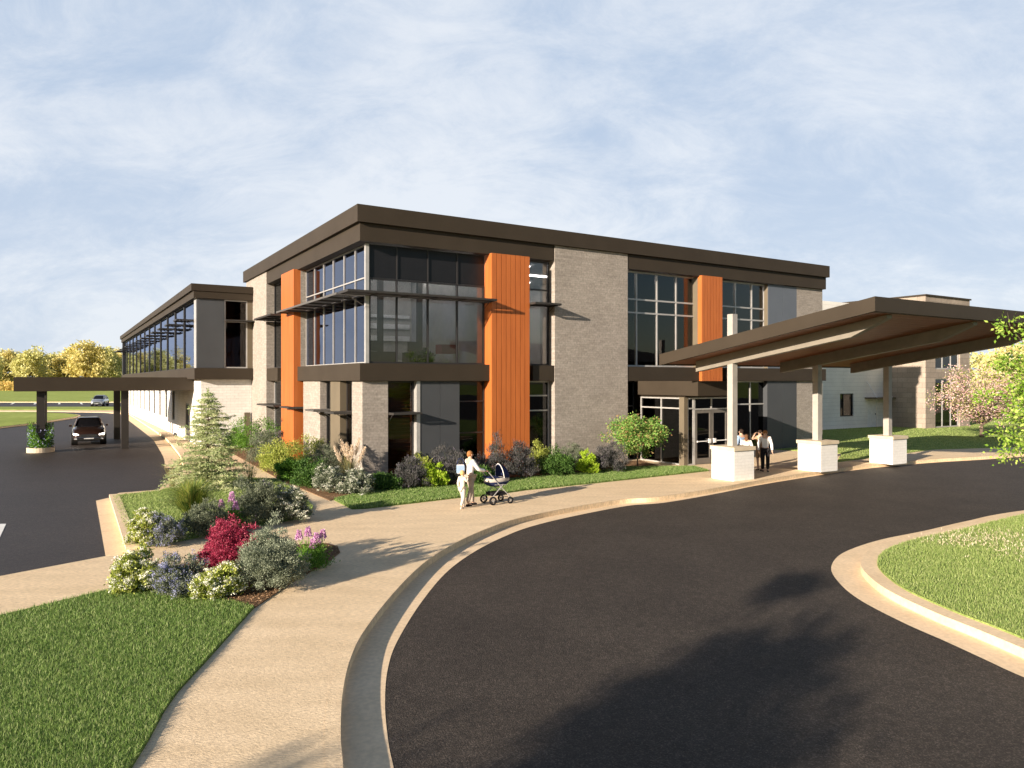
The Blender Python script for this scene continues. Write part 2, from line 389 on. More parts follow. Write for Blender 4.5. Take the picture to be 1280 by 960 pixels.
L4 = [tuple(p[:2]) for p in L4]
for p, z in ((FL, 0.03), (L2, 0.03), (L3, 0.03), (L4, 0.03)):
    o = MB().prism(p, 0.0, z).build('lawn', M['grass_base'] if p is not L4 and p is not L2 else M['grass_base_light']); o['kind'] = 'structure'
# mulch beds
B1 = [g(140, 737), g(146, 731), g(200, 712), g(260, 700), g(330, 688), g(380, 681), g(408, 680), g(422, 684), g(425, 691), g(410, 703), g(385, 717), g(357, 734), g(319, 760), g(238, 744)]
B2 = [g(290, 570), g(350, 600), g(412, 626), g(440, 636.5), g(417, 625.5), g(460, 615.5), g(500, 611), g(557, 608.5), g(600, 604.5), g(652, 599), g(737, 591.5), g(782, 585), W(12.9, -0.4), W(8.9, -0.3), W(8.9, 0.2), W(0.2, 0.2), W(0.2, 17.4), W(-1.0, 17.4), W(-2.6, 16.5), W(-2.9, 9)]
B2 = [g(283, 563), g(350, 600), g(412, 626), g(416, 625.3), g(460, 615.5), g(500, 611), g(557, 608.5), g(600, 604.5), g(652, 599), g(737, 591.5), g(782, 585), g(830, 584.8), W(13.5, -0.4), W(0.2, 0.3), W(0.2, 17.4), W(-3.0, 17.4)]
B2 = [tuple(p[:2]) for p in B2]
for b in (B1, B2):
    o = MB().prism(b, 0.0, 0.022).build('mulch_bed', M['mulch']); o['kind'] = 'structure'
# mulch chips
def chips(poly, n, name='mulch_chips'):
    a = np.array(poly); lo, hi = a.min(0), a.max(0)
    x = rng.uniform(lo[0], hi[0], n * 2); y = rng.uniform(lo[1], hi[1], n * 2)
    k = inpoly(x, y, poly); x = x[k][:n]; y = y[k][:n]
    P = np.stack([x, y, np.full(len(x), 0.026) + rng.uniform(0, 0.012, len(x))], 1)
    D = rng.normal(size=P.shape); D[:, 2] *= 0.25
    v = leaf_verts(P, D, rng.uniform(0.02, 0.06, len(P)), rng.uniform(0.008, 0.02, len(P)))
    o = link(name, raw_mesh(name, v, 4), CHIP); o['kind'] = 'stuff'; o['label'] = 'brown bark chips in a planting bed'
CHIP = leafmat('bark_chip', [(0.10, 0.05, 0.025), (0.22, 0.13, 0.07), (0.38, 0.26, 0.16)], 0.0, 0.9)
chips(B1, 9000); chips(B2, 14000)

# left side: kerb along road, apron, far lawns, far path, parking lines
lk = [g(*p) for p in [(161, 687), (139, 620)]]
o = MB().strip(offset(lk[::-1], -0.001), offset(lk[::-1], -0.28), 0.045).build('kerb', M['kerb'])
bpy.data.objects.remove(o)
a0, a1 = Vector(lk[0]), Vector(lk[1]); dirv = (a1 - a0).normalized(); nn = Vector((-dirv.y, dirv.x))
def quadpts(a, b, w0, w1):
    return [tuple(a + nn * w0), tuple(b + nn * w0), tuple(b + nn * w1), tuple(a + nn * w1)]
o = MB().prism(quadpts(a0, a1, -0.22, 0.06), 0.0, 0.06).build('kerb', M['kerb']); o['kind'] = 'structure'
ap = [g(165, 694, -.15), g(132, 695, -.15), g(120, 626, -.15), g(141, 621, -.15)]
o = MB().prism(ap, -0.16, -0.146).build('gutter', M['kerb']); o['kind'] = 'structure'
wk = smooth_line([g(*p) for p in [(229, 580), (225, 568), (213, 553), (205, 545), (185, 532), (161, 517), (154, 512.5)]], 4)
o = MB().strip(offset(wk, 0.02), offset(wk, -0.35), 0.012, 0.012).build('kerb', M['kerb']); o['kind'] = 'structure'
o = MB().strip(offset(wk, 0.05), offset(wk, 0.75), -0.146, -0.146).build('gutter', M['kerb']); o['kind'] = 'structure'
# rounded lawn left
LA = smooth_line([g(*p) for p in [(-200, 552), (-60, 541), (0, 533.5), (50, 527.5), (85, 522.5), (100, 519.5), (94, 517.5), (62, 515.4), (0, 514.8), (-200, 514.5)]], 5)
o = MB().prism(LA, -0.2, -0.03).build('kerb', M['kerb']); o['kind'] = 'structure'
c = np.mean(LA, 0)
LAi = [(p[0] - 0.35 * (p[0] - c[0]) / np.hypot(*(np.array(p) - c)), p[1] - 0.35 * (p[1] - c[1]) / np.hypot(*(np.array(p) - c))) for p in LA]
o = MB().prism(LAi, -0.1, -0.0).build('lawn', M['grass_far']); o['kind'] = 'structure'
def yline(y, z=-0.15): return -(z - H) * 0 + F * (H - z) / (y - HY)
fp = [g(-300, 512.2, -.1), g(150, 513, -.1), g(175, 518, -.1), g(165, 518, -.1), g(130, 515.4, -.1), g(60, 514.2, -.1), g(-300, 514, -.1)]
o = MB().prism(fp, -0.16, -0.1).build('path', M['kerb']); o['kind'] = 'structure'
fl = [g(-300, 508.3, -.08), g(200, 508.3, -.08), g(200, 512, -.08), g(-300, 512.1, -.08)]
o = MB().prism(fl, -0.16, -0.08).build('lawn', M['grass_far']); o['kind'] = 'structure'
# far lawn beyond the parking rows
o = MB().prism([(-900, 131.5), (300, 131.5), (300, 1000), (-900, 1000)], -0.2, -0.10).build('lawn', M['grass_far']); o['kind'] = 'structure'
o = MB().prism([(-260, 131), (-30, 131), (-30, 131.5), (-260, 131.5)], -0.2, -0.02).build('kerb', M['kerb']); o['kind'] = 'structure'
for i, (x, sl) in enumerate([(14, 0), (43, 0), (74, 0), (102.5, 0)]):
    a = Vector(g(x, 505.3, -.15)); d = Vector((V.x, V.y)); s = Vector((U.x, U.y)) * 0.16
    b = a + d * 9
    o = MB().prism([tuple(a - s), tuple(a + s), tuple(b + s), tuple(b - s)], -0.148, -0.143).build('parking_line', M['paint']); o['kind'] = 'structure'
a = Vector(g(-14, 692, -.15)); b = Vector(g(4, 655, -.15)); s = Vector((0.08, 0.0))
o = MB().prism([tuple(a - s), tuple(a + s), tuple(b + s), tuple(b - s)], -0.148, -0.143).build('parking_line', M['paint']); o['kind'] = 'structure'

# ------------------------------------------------------------------ grass blades
def grass(poly, n, h, w, mat, label, bias=None):
    a = np.array(poly); lo, hi = a.min(0), a.max(0)
    x = rng.uniform(lo[0], hi[0], n * 6); y = rng.uniform(lo[1], hi[1], n * 6)
    px = 640 + F * x / np.maximum(y, 0.5); vis = (px > -60) & (px < 1350) & (y > 6.3)
    x = x[vis]; y = y[vis]
    if bias: 
        k = rng.uniform(size=len(x)) < np.clip((bias / y) ** 1.6, 0, 1); x = x[k]; y = y[k]
    k = inpoly(x, y, poly); x = x[k][:n]; y = y[k][:n]; m = len(x)
    sc = np.clip(y / 9.0, 1, 1.7)
    hh = rng.uniform(0.55, 1.15, m) * h * sc ** 0.25; ww = rng.uniform(0.7, 1.2, m) * w * sc
    an = rng.uniform(0, 2 * np.pi, m); ln = np.abs(rng.normal(0, 0.55, m)) * hh; la = rng.uniform(0, 2 * np.pi, m)
    P = np.stack([x, y, np.full(m, 0.025)], 1)
    S = np.stack([np.cos(an), np.sin(an), np.zeros(m)], 1) * ww[:, None] * 0.5
    mid = P + np.stack([np.cos(la) * ln * 0.3, np.sin(la) * ln * 0.3, hh * 0.6], 1)
    tip = P + np.stack([np.cos(la) * ln, np.sin(la) * ln, hh], 1)
    v = np.stack([P - S, P + S, mid + S * 0.8, tip, mid - S * 0.8], 1).reshape(-1, 3)
    o = link('grass', blade_mesh('grass', v), mat); o['kind'] = 'stuff'; o['label'] = label
grass(FL, 190000, 0.055, 0.0055, M['blade'], 'clipped green lawn grass in the near left corner', 8.5)
grass(ISL, 230000, 0.05, 0.0065, M['blade_light'], 'pale green lawn grass on the kerbed island')
grass(L2, 50000, 0.055, 0.009, M['blade_light'], 'lawn grass on the small planted island')
grass(L3, 70000, 0.06, 0.011, M['blade'], 'strip of lawn grass beside the front walk')
grass(L4, 110000, 0.05, 0.014, M['blade_light'], 'lawn grass behind the entrance canopy')

# ------------------------------------------------------------------ main building
BR = M['bronze']
class Bld:
    def __init__(s, name, label, cat='building'):
        s.r = empty(name, label, cat, (CX, CY, 0), ANG)
    def box(s, name, mat, *b, parent=None, bevel=0.0):
        return MB().box(*b).build(name, mat, parent or s.r, bevel=bevel)
    def glazing(s, plane, a0, a1, z0, z1, off, muls=(), trans=(), glass='glass', frame='silver', fw=0.055, d=0.10, sill=True, thin=None):
        mb = MB(); sg = lambda a, b, c, e: mb.box(a, b, off, off + d, c, e) if plane == 'F' else mb.box(off, off + d, a, b, c, e)
        f = fw
        sg(a0, a0 + f, z0, z1); sg(a1 - f, a1, z0, z1); sg(a0 + f, a1 - f, z0, z0 + f); sg(a0 + f, a1 - f, z1 - f, z1)
        f2 = (thin or f) / 2
        for m in muls: sg(m - f2, m + f2, z0 + f, z1 - f)
        vs = [a0 + f] + sorted([x for m in muls for x in (m - f2, m + f2)]) + [a1 - f]
        for t in trans:
            for k in range(0, len(vs), 2): sg(vs[k], vs[k + 1], t - f2, t + f2)
        o = mb.build('window', M[frame], s.r)
        p = MB()
        if plane == 'F': p.box(a0 + .01, a1 - .01, off + d * 0.45, off + d * 0.45 + 0.02, z0 + .01, z1 - .01)
        else: p.box(off + d * 0.45, off + d * 0.45 + 0.02, a0 + .01, a1 - .01, z0 + .01, z1 - .01)
        p.build('pane', M[glass], o)
        return o
    def sunshade(s, plane, a0, a1, z, off, dep, mat='shade', ext=0.0, slats=6):
        mb = MB(); t = 0.035
        def b(p0, p1, q0, q1, z0, z1):
            if plane == 'F': mb.box(p0, p1, off - q1, off - q0, z0, z1)
            else: mb.box(off - q1, off - q0, p0, p1, z0, z1)
        b(a0, a1, dep - 0.05, dep, z - 0.05, z + 0.03)
        b(a0, a1, 0.0, 0.05, z - 0.05, z + 0.03)
        n = max(2, int(round((a1 - a0) / 1.3)) + 1)
        for i in range(n):
            x = a0 + (a1 - a0 - 0.05) * i / (n - 1)
            b(x, x + 0.05, 0.05, dep - 0.05, z - 0.06, z + 0.028)
        for k in range(slats):
            q = 0.09 + (dep - 0.2) * (k + 0.5) / slats
            b(a0 + 0.052, a1 - 0.052, q - 0.055, q + 0.055, z + 0.0, z + 0.022)
        o = mb.build('sunshade', M[mat], s.r)
        for x in (a0 + 0.1, a1 - 0.1):
            br = MB()
            if plane == 'F': br.tube((x, off - 0.02, z - 0.38), (x, off - dep * 0.55, z - 0.06), 0.014, n=6)
            else: br.tube((off - 0.02, x, z - 0.38), (off - dep * 0.55, x, z - 0.06), 0.014, n=6)
            br.build('bracket', M[mat], o)
        return o
    def boards(s, name, plane, a0, a1, z0, z1, off, back, n, side=True):
        """vertical boards with grooves, on a box from off back to `back`"""
        mb = MB(); w = (a1 - a0) / n; e = 0.026
        if plane == 'F':
            mb.box(a0 + .01, a1 - .01, off + 0.02, back, z0 + .01, z1 - .01, 1)
            for i in range(n): mb.box(a0 + i * w + (e / 2 if i else 0), a0 + (i + 1) * w - (e / 2 if i < n - 1 else 0), off, off + 0.03, z0, z1)
            m = 2; ws = (back - off - 0.03) / m
            for i in range(m):
                for x0, x1 in ((a0, a0 + 0.02), (a1 - 0.02, a1)):
                    mb.box(x0, x1, off + 0.03 + i * ws + 0.004, off + 0.03 + (i + 1) * ws, z0, z1)
        else:
            mb.box(off + 0.02, back, a0 + .01, a1 - .01, z0 + .01, z1 - .01, 1)
            for i in range(n): mb.box(off, off + 0.03, a0 + i * w + (e / 2 if i else 0), a0 + (i + 1) * w - (e / 2 if i < n - 1 else 0), z0, z1)
            m = 2; ws = (back - off - 0.03) / m
            for i in range(m):
                for x0, x1 in ((a0, a0 + 0.02), (a1 - 0.02, a1)):
                    mb.box(off + 0.03 + i * ws + 0.004, off + 0.03 + (i + 1) * ws, x0, x1, z0, z1)
        return mb.build(name, [M['orange'], M['groove']], s.r)

mb_ = Bld('office_building', 'two storey modern office building with taupe masonry piers, orange panels and bronze roof edge')
zf0, zf1, zc = 3.75, 4.42, 9.02
fu = front_u; lv = left_v
# roof and fascias
mb_.box('roof', BR, -0.3, 27.95, -0.3, 19.75, 9.70, 10.35)
_t = MB().box(-0.15, 8.72, -0.15, 0.4, zc, 9.695).box(12.95, 27.82, -0.15, 0.4, zc, 9.695).box(-0.15, 0.4, 0.4, 14.4, zc, 9.695).box(27.3, 27.82, 0.4, 19.5, zc, 9.695)
each(_t, 'upper_fascia', BR, mb_.r)
_t = MB().box(-0.15, 5.48, -0.15, 0.4, zf0, zf1).box(7.62, 8.72, -0.15, 0.4, zf0, zf1).box(12.95, 17.6, -0.15, 0.4, zf0, zf1).box(19.72, 27.82, -0.15, 0.4, zf0, zf1).box(-0.15, 0.4, 0.4, 9.15, zf0, zf1).box(-0.15, 0.4, 12.1, 14.4, zf0, zf1)
each(_t, 'floor_band', BR, mb_.r)
# masonry piers
mb_.box('masonry_pier', M['brick'], 8.75, 12.92, -0.17, 0.42, 0, 9.69)
u6 = fu(996)
mb_.box('masonry_pier', M['brick'], u6, 27.7, -0.0, 0.4, 4.43, 9.01)
mb_.box('masonry_pier', M['brick'], u6, 27.7, -0.0, 0.4, 0, 3.74)
mb_.box('masonry_pier', M['brick'], 0, fu(485), 0.0, lv(440), 0, 3.74)
mb_.box('masonry_pier', M['brick'], -0.03, 0.42, lv(401), lv(380), 0, 3.74)
mb_.box('masonry_pier', M['brick'], -0.17, 0.45, 14.42, 19.45, 0, 9.69)
mb_.box('rear_wall', M['brick'], 0.5, 27.6, 19.0, 19.4, 0, 9.69)
mb_.box('side_wall', M['brick'], 27.3, 27.68, 0.42, 19.0, 0, 9.0)
# orange panels
mb_.boards('timber_panel', 'F', 5.46, fu(662, -0.33), 0, 9.04, -0.33, 0.4, 8)
oe = fu(903, -0.33)
mb_.boards('timber_panel', 'F', fu(877.5, -0.33), oe, 0, 9.04, -0.33, 0.4, 7)
mb_.boards('timber_panel', 'L', lv(367, -0.33), lv(351.5, -0.33), 0, 9.04, -0.33, 0.4, 10)
# front glazing, upper
g0 = 0.25
ux = lambda x: fu(x, 0.3)
uE = 5.44
mb_.box('corner_post', M['silver'], 0.20, 0.34, 0.20, 0.34, 4.43, 9.0)
mb_.glazing('F', 0.36, uE, 4.43, 7.72, g0, [ux(495.7), ux(534.4), ux(571)], [7.06], 'glass', 'dark_metal', 0.06)
MB().box(0.36, uE, g0 + 0.02, g0 + 0.1, 7.73, 9.0).build('spandrel_panel', M['spandrel'], mb_.r)
sp = MB()
for x in (495.7, 534.4, 571): sp.box(ux(x) - 0.03, ux(x) + 0.03, g0 - 0.02, g0 + 0.018, 7.73, 9.0)
each(sp, 'mullion', M['dark_metal'], mb_.r)
uo = fu(662, -0.33) + 0.02
mb_.glazing('F', uo, 8.74, 4.43, 9.0, g0, [], [7.06, 7.75], 'glass', 'dark_metal', 0.06)
mb_.glazing('F', 12.93, ux(868), 4.43, 9.0, g0, [ux(795), ux(820.5), ux(844.5)], [7.02, 7.66], 'glass', 'silver', 0.075)
mb_.box('jamb_panel', M['bronze_light'], ux(868) + .003, fu(877.5, -0.33) - 0.01, -0.05, 0.4, 4.43, 9.0)
mb_.glazing('F', oe + 0.01, ux(955), 4.43, 9.0, g0, [ux(918.5), ux(939)], [7.02, 7.66], 'glass', 'silver', 0.075)
mb_.box('jamb_panel', M['bronze_light'], ux(955) + .003, fu(960), 0.02, 0.4, 4.43, 9.0)
def panel(b, u0, u1, z0, z1, mat, v=0.0, n=2, name='metal_panel'):
    m = MB(); h = (z1 - z0) / 1
    for i in range(n):
        a = u0 + (u1 - u0) * i / n; c = u0 + (u1 - u0) * (i + 1) / n
        m.box(a + 0.006, c - 0.006, v, v + 0.05, z0, z1)
    m.box(u0 + 0.02, u1 - 0.02, v + 0.05, v + 0.38, z0 + 0.002, z1 - 0.002)
    return m.build(name, mat, b.r)
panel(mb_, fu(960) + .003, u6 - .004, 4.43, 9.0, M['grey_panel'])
# front, lower
mb_.glazing('F', fu(485) + .005, fu(520.5), 0.0, 3.74, g0, [], [2.5], 'glass_brown', 'dark_metal', 0.06)
mb_.box('corner_post', M['silver'], fu(520.5) + .003, fu(525), -0.02, 0.4, 0, 3.74)
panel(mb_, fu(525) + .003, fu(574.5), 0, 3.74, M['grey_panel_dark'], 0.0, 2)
mb_.glazing('F', fu(574.5) + .005, uE, 0.0, 3.74, g0, [], [1.6, 2.9], 'glass_dark', 'dark_metal', 0.05)
mb_.glazing('F', uo, 8.74, 0.0, 3.74, g0, [], [2.45, 3.1], 'glass_dark', 'silver', 0.06)
mb_.glazing('F', 12.93, 13.7, 0.0, 3.74, g0, [], [2.55], 'glass_dark', 'dark_metal', 0.06)
mb_.glazing('F', 16.6, ux(957), 0.0, 3.74, g0, [ux(937)], [2.5], 'glass_dark', 'silver', 0.07)
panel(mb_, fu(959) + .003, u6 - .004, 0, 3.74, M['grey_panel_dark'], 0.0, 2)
# left side, upper glazing with blue reflections
vs = [lv(x, 0.3) for x in (445, 431, 417.5, 405.5, 394, 383.7)]
v_end = lv(374.5, 0.3)
mb_.glazing('L', 0.36, v_end, 4.43, 9.0, g0, vs, [7.06, 7.72], 'glass_blue', 'silver', 0.05)
mb_.box('jamb_panel', M['brick'], 0.0, 0.4, v_end + .003, lv(367, -0.33) - 0.004, 4.43, 9.0)
vo = lv(351.5, -0.33) + 0.01
mb_.glazing('L', vo, 14.41, 4.43, 9.0, g0, [], [7.06], 'glass_dark', 'dark_metal', 0.06)
# left side, lower
mb_.glazing('L', lv(440) + .004, lv(425.5), 0.0, 3.74, g0, [lv(432)], [2.5], 'glass_brown', 'dark_metal', 0.06)
m = MB(); m.box(0.0, 0.4, lv(425) + 0.0, lv(413), 0, 3.74); m.build('metal_panel', M['bronze_light'], mb_.r)
mb_.glazing('L', lv(413) + .004, lv(401) - .004, 0.0, 3.74, g0, [], [2.5], 'glass_dark', 'dark_metal', 0.06)
mb_.glazing('L', lv(380) + .004, lv(367, -.33) - .005, 0.0, 3.74, g0, [], [2.5], 'glass_dark', 'dark_metal', 0.06)
mb_.glazing('L', vo, 14.41, 0.0, 3.74, g0, [vo + 1.3], [2.5], 'glass_dark', 'silver', 0.06)
# sunshades
mb_.sunshade('F', -0.85, 5.44, 7.06, 0.24, 1.05)
mb_.sunshade('F', uo, 8.70, 7.06, 0.24, 1.0)
mb_.sunshade('L', 0.45, v_end - 0.1, 7.06, 0.24, 1.10, 'shade_light')
mb_.sunshade('L', vo, 14.3, 7.06, 0.24, 1.1)
mb_.sunshade('F', fu(485) + 0.02, fu(521), 2.5, 0.24, 0.75)
mb_.sunshade('L', lv(440) + 0.05, lv(427), 2.5, 0.24, 0.95)
mb_.sunshade('L', lv(413) + 0.05, lv(401) - 0.05, 2.5, 0.24, 0.95, 'shade_light')
mb_.sunshade('L', lv(380) + 0.05, lv(368), 2.5, 0.24, 0.95)
mb_.sunshade('L', vo, 14.3, 2.5, 0.24, 0.95)
# interior
M['blind'] = flat('window_blind', (0.16, 0.10, 0.06), 0.8)
bl = MB()
for i in range(24): bl.box(fu(485) + .06, fu(520.5) - .06, 0.42, 0.435, 0.1 + i * .15, 0.1 + i * .15 + .135)
bl.build('blind', M['blind'], mb_.r)
# more rooms
MB().box(0.45, 27.2, 0.45, 18.9, 3.9, 4.3).box(0.45, 27.2, 0.45, 18.9, -0.05, 0.02).build('floor_slab', M['floor'], mb_.r)
MB().box(0.45, 27.2, 0.45, 18.9, 9.02, 9.1).box(0.45, 27.2, 0.45, 18.9, 3.70, 3.88).build('ceiling', M['interior'], mb_.r)
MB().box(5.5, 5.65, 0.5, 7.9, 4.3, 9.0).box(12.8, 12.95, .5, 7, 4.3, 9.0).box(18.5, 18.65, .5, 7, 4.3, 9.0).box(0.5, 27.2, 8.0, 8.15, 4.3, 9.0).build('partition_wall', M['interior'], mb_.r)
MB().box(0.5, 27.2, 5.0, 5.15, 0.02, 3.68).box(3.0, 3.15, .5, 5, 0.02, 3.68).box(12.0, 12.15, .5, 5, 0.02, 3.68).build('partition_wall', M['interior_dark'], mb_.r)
lt = MB()
for i in range(9):
    for j in range(3):
        lt.box(1.0 + i * 3, 2.6 + i * 3, 1.6 + j * 2.3, 1.72 + j * 2.3, 8.96, 9.01)
each(lt, 'ceiling_light', M['light'], mb_.r)
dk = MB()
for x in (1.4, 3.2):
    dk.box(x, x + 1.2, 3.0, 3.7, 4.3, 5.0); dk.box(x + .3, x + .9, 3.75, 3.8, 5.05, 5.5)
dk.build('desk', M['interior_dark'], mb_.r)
for z0, z1 in ((5.75, 6.0), (6.35, 6.6), (6.9, 7.05)): MB().box(0.9, 5.4, 7.9, 7.97, z0, z1).build('wall_rail', M['white'], mb_.r)
for x in (2.3, 4.2): MB().box(x, x + .22, 4.2, 4.42, 4.3, 9.0).build('interior_column', M['interior_dark'], mb_.r)
MB().box(4.5, 5.3, 2.4, 3.0, 4.95, 5.35).build('wall_screen', flat('red_screen', (.25, .02, .03), .6), mb_.r)
# vestibule
pu, pv = 13.66, -3.07
MB().box(13.52, 15.9, -4.03, -0.2, 3.10, 3.74).build('entrance_fascia', BR, mb_.r)
mb_.box('entrance_roof', BR, 13.7, 16.55, -3.1, -0.2, 3.02, 3.095)
mb_.box('corner_post', M['bronze_light'], 13.66, 13.88, pv, pv + 0.3, 0, 3.02)
mb_.glazing('L', pv + 0.305, -0.16, 0.0, 3.0, 13.72, [left_v(850, 13.7) if False else -1.55], [2.52], 'glass_dark', 'silver', 0.06)
mb_.glazing('F', 13.885, 14.3, 0.0, 3.0, pv + 0.02, [], [2.52], 'glass_dark', 'silver', 0.06)
mb_.glazing('F', 14.305, 16.55, 2.45, 3.0, pv + 0.02, [15.4], [], 'glass_dark', 'silver', 0.06)
mb_.glazing('L', pv + 0.14, -0.16, 0.0, 3.0, 16.45, [-1.5], [2.52], 'glass_dark', 'silver', 0.06)
for a, b in ((14.36, 15.38), (15.40, 16.42)):
    m = MB(); d0, d1 = pv + 0.02, pv + 0.09
    m.box(a, a + 0.12, d0, d1, 0.02, 2.43).box(b - 0.12, b, d0, d1, 0.02, 2.43).box(a + 0.12, b - 0.12, d0, d1, 0.02, 0.28).box(a + 0.12, b - 0.12, d0, d1, 2.30, 2.43)
    dr = m.build('door', M['door_grey'], mb_.r)
    MB().box(a + 0.12, b - 0.12, d0 + 0.03, d0 + 0.045, 0.28, 2.30).build('pane', M['glass_dark'], dr)
    hx = b - 0.22 if a < 15 else a + 0.08
    MB().box(a + 0.1, b - 0.1, d0 - 0.06, d0 - 0.03, 1.02, 1.06).box(hx, hx + 0.14, d0 - 0.07, d0, 0.95, 1.14).box(a + 0.1, a + 0.13, d0 - 0.04, d0, 1.0, 1.08).box(b - 0.13, b - 0.1, d0 - 0.04, d0, 1.0, 1.08).build('handle', M['white'], dr)
each(MB().box(14.305, 14.355, pv + 0.01, pv + 0.12, 0, 2.445).box(16.425, 16.445, pv + 0.01, pv + 0.12, 0, 2.445), 'door_jamb', M['silver'], mb_.r)

# ------------------------------------------------------------------ wing
wg = Bld('building_wing', 'long white and grey wing with a flat bronze roof and a row of sunshades')
WV = 17.6; WE = 74.7
wg.box('roof', BR, -3.51, 10, WV - 0.05, WE + .2, 8.80, 9.19)
MB().box(-3.38, -0.18, WV, WV + 0.5, 8.40, 8.795).box(-3.38, -2.9, WV + 0.5, WE, 8.40, 8.795).build('upper_fascia', BR, wg.r)
MB().box(-3.34, -0.18, WV - 0.02, WV + 0.5, 3.84, 4.47).box(-3.34, -2.8, WV + 0.5, WE, 3.84, 4.47).build('floor_band', BR, wg.r)
panel(wg, -3.2, fu(281, WV), 4.48, 8.39, M['grey_panel_dark'], WV + 0.12, 1)
wg.glazing('F', fu(281, WV) + .005, fu(310, WV), 4.48, 8.39, WV + 0.16, [], [7.15], 'glass_brown', 'silver', 0.07)
wg.box('jamb_panel', M['bronze_light'], fu(310, WV) + .005, -0.18, WV + 0.12, WV + 0.4, 4.48, 8.39)
wg.sunshade('F', fu(281, WV), -0.05, 7.2, WV + 0.12, 0.5)
MB().box(-2.95, -0.18, WV + 0.35, WV + 0.7, 0, 3.83).build('base_wall', M['brick_white'], wg.r)
MB().box(-0.6, -0.3, WV + 0.25, WV + 0.34, 0.0, 1.9).build('wall_cabinet', M['bronze_light'], wg.r)
bays = 13; bw = (WE - 1.0 - (WV + 1.2)) / bays
wg.box('corner_post', M['silver'], -3.2, -2.9, WV + 0.42, WV + 1.15, 4.48, 8.39)
for i in range(bays):
    a = WV + 1.2 + i * bw
    wg.box('fin', M['dark_metal'], -3.17, -2.9, a, a + 0.22, 4.48, 8.39)
    wg.glazing('L', a + 0.225, a + bw - 0.005, 4.48, 8.39, -3.13, [], [], 'glass_blue', 'dark_metal', 0.05, d=0.05)
    wg.sunshade('L', a + 0.1, a + 1.5, 7.25, -3.16, 0.95, 'dark_metal', slats=4)
wg.box('fin', M['dark_metal'], -3.28, -2.9, WE - 1.0, WE, 4.48, 8.39)
wg.sunshade('F', -4.2, -3.3, 7.25, WE - 0.5, 1.0, 'dark_metal', slats=3)
# lower wall with openings: window slots
ws = [(21.95 + .3, 24.3, 0, 2.3)]
slots = [29.2 + 4.1 * i for i in range(11)]
m = MB(); prev = WV + 0.7
segs = [(22.4, 24.1, 0.0, 2.35)] + [(s, s + 1.25, 1.0, 3.05) for s in slots]
for a, b, z0, z1 in segs:
    m.box(-2.95, -2.6, prev, a, 0, 3.83)
    if z0 > 0: m.box(-2.95, -2.6, a, b, 0, z0)
    m.box(-2.95, -2.6, a, b, z1, 3.83); prev = b
m.box(-2.95, -2.6, prev, WE, 0, 3.83)
m.build('side_wall', M['brick_white'], wg.r)
for k, (a, b, z0, z1) in enumerate(segs):
    if k == 0:
        d = MB().box(-2.9, -2.8, a, a + 0.12, 0, z1).box(-2.9, -2.8, b - 0.12, b, 0, z1).box(-2.9, -2.8, a + .12, b - .12, z1 - .12, z1).box(-2.9, -2.8, a + .12, b - .12, 0, .2).build('door', M['door_grey'], wg.r)
        MB().box(-2.86, -2.84, a + .12, b - .12, .2, z1 - .12).build('pane', M['glass_dark'], d)
    else:
        wg.glazing('L', a + .004, b - .004, z0 + .004, z1 - .004, -2.88, [], [], 'glass_dark', 'dark_metal', 0.06)
        wg.sunshade('L', a - 0.1, b + 0.1, z1 + 0.08, -2.96, 0.55, 'dark_metal', slats=2)
MB().box(-2.9, 9.9, WE - 0.4, WE, 0, 8.79).box(9.5, 9.9, 19.6, WE - .4, 0, 8.79).build('rear_wall', M['brick_white'], wg.r)
MB().box(-2.58, 9.4, WV + .8, WE - .5, 3.85, 4.4).build('floor_slab', M['floor'], wg.r)
MB().box(1.5, 1.6, WV + .8, WE - .5, 4.4, 8.7).build('partition_wall', M['interior'], wg.r)

# ------------------------------------------------------------------ carport
cp = Bld('carport', 'flat bronze carport on dark square posts over the left drive', 'carport')
MB().box(-11.83, -3.36, 20.44, 30.4, 3.18, 3.95).box(-3.36, -2.96, 20.44, 30.4, 3.18, 3.83).build('roof', BR, cp.r)
for u, v in ((-10.63, 21.15), (-6.55, 21.15), (-6.48, 29.3), (-10.63, 29.3)):
    cp.box('column', M['column_dark'], u - 0.19, u + 0.19, v - 0.19, v + 0.19, -0.15, 3.18)

# ------------------------------------------------------------------ entrance canopy
cn = Bld('entrance_canopy', 'sloping canopy with cedar underside on three columns and white brick piers', 'canopy')
PU = [12.2, 17.35, 22.45]; PVc = -7.1
SL = 0.157
cu0, cu1 = PU[0] - 1.3, PU[2] + 1.3
# along v: s = v - PVc ; s from -6.56 (high, road side) to 2.65 (low)
v_hi, v_lo = PVc - 6.56, PVc + 2.65
def ztop(v): return 4.82 + SL * (v_lo - v)
def slabm(u0, u1, va, vb, t0, t1):
    """sloping box, t0..t1 measured down from ztop"""
    m = MB(); b = 0
    for u in (u0, u1):
        for v in (va, vb):
            for t in (t1, t0): m.v.append((u, v, ztop(v) - t))
    q = lambda *a: (m.f.append(a), m.m.append(0))
    q(0, 1, 3, 2); q(4, 6, 7, 5); q(0, 4, 5, 1); q(2, 3, 7, 6); q(1, 5, 7, 3); q(0, 2, 6, 4)
    return m
slabm(cu0, cu1, v_hi, v_lo, 0.0, 0.38).build('roof', BR, cn.r)
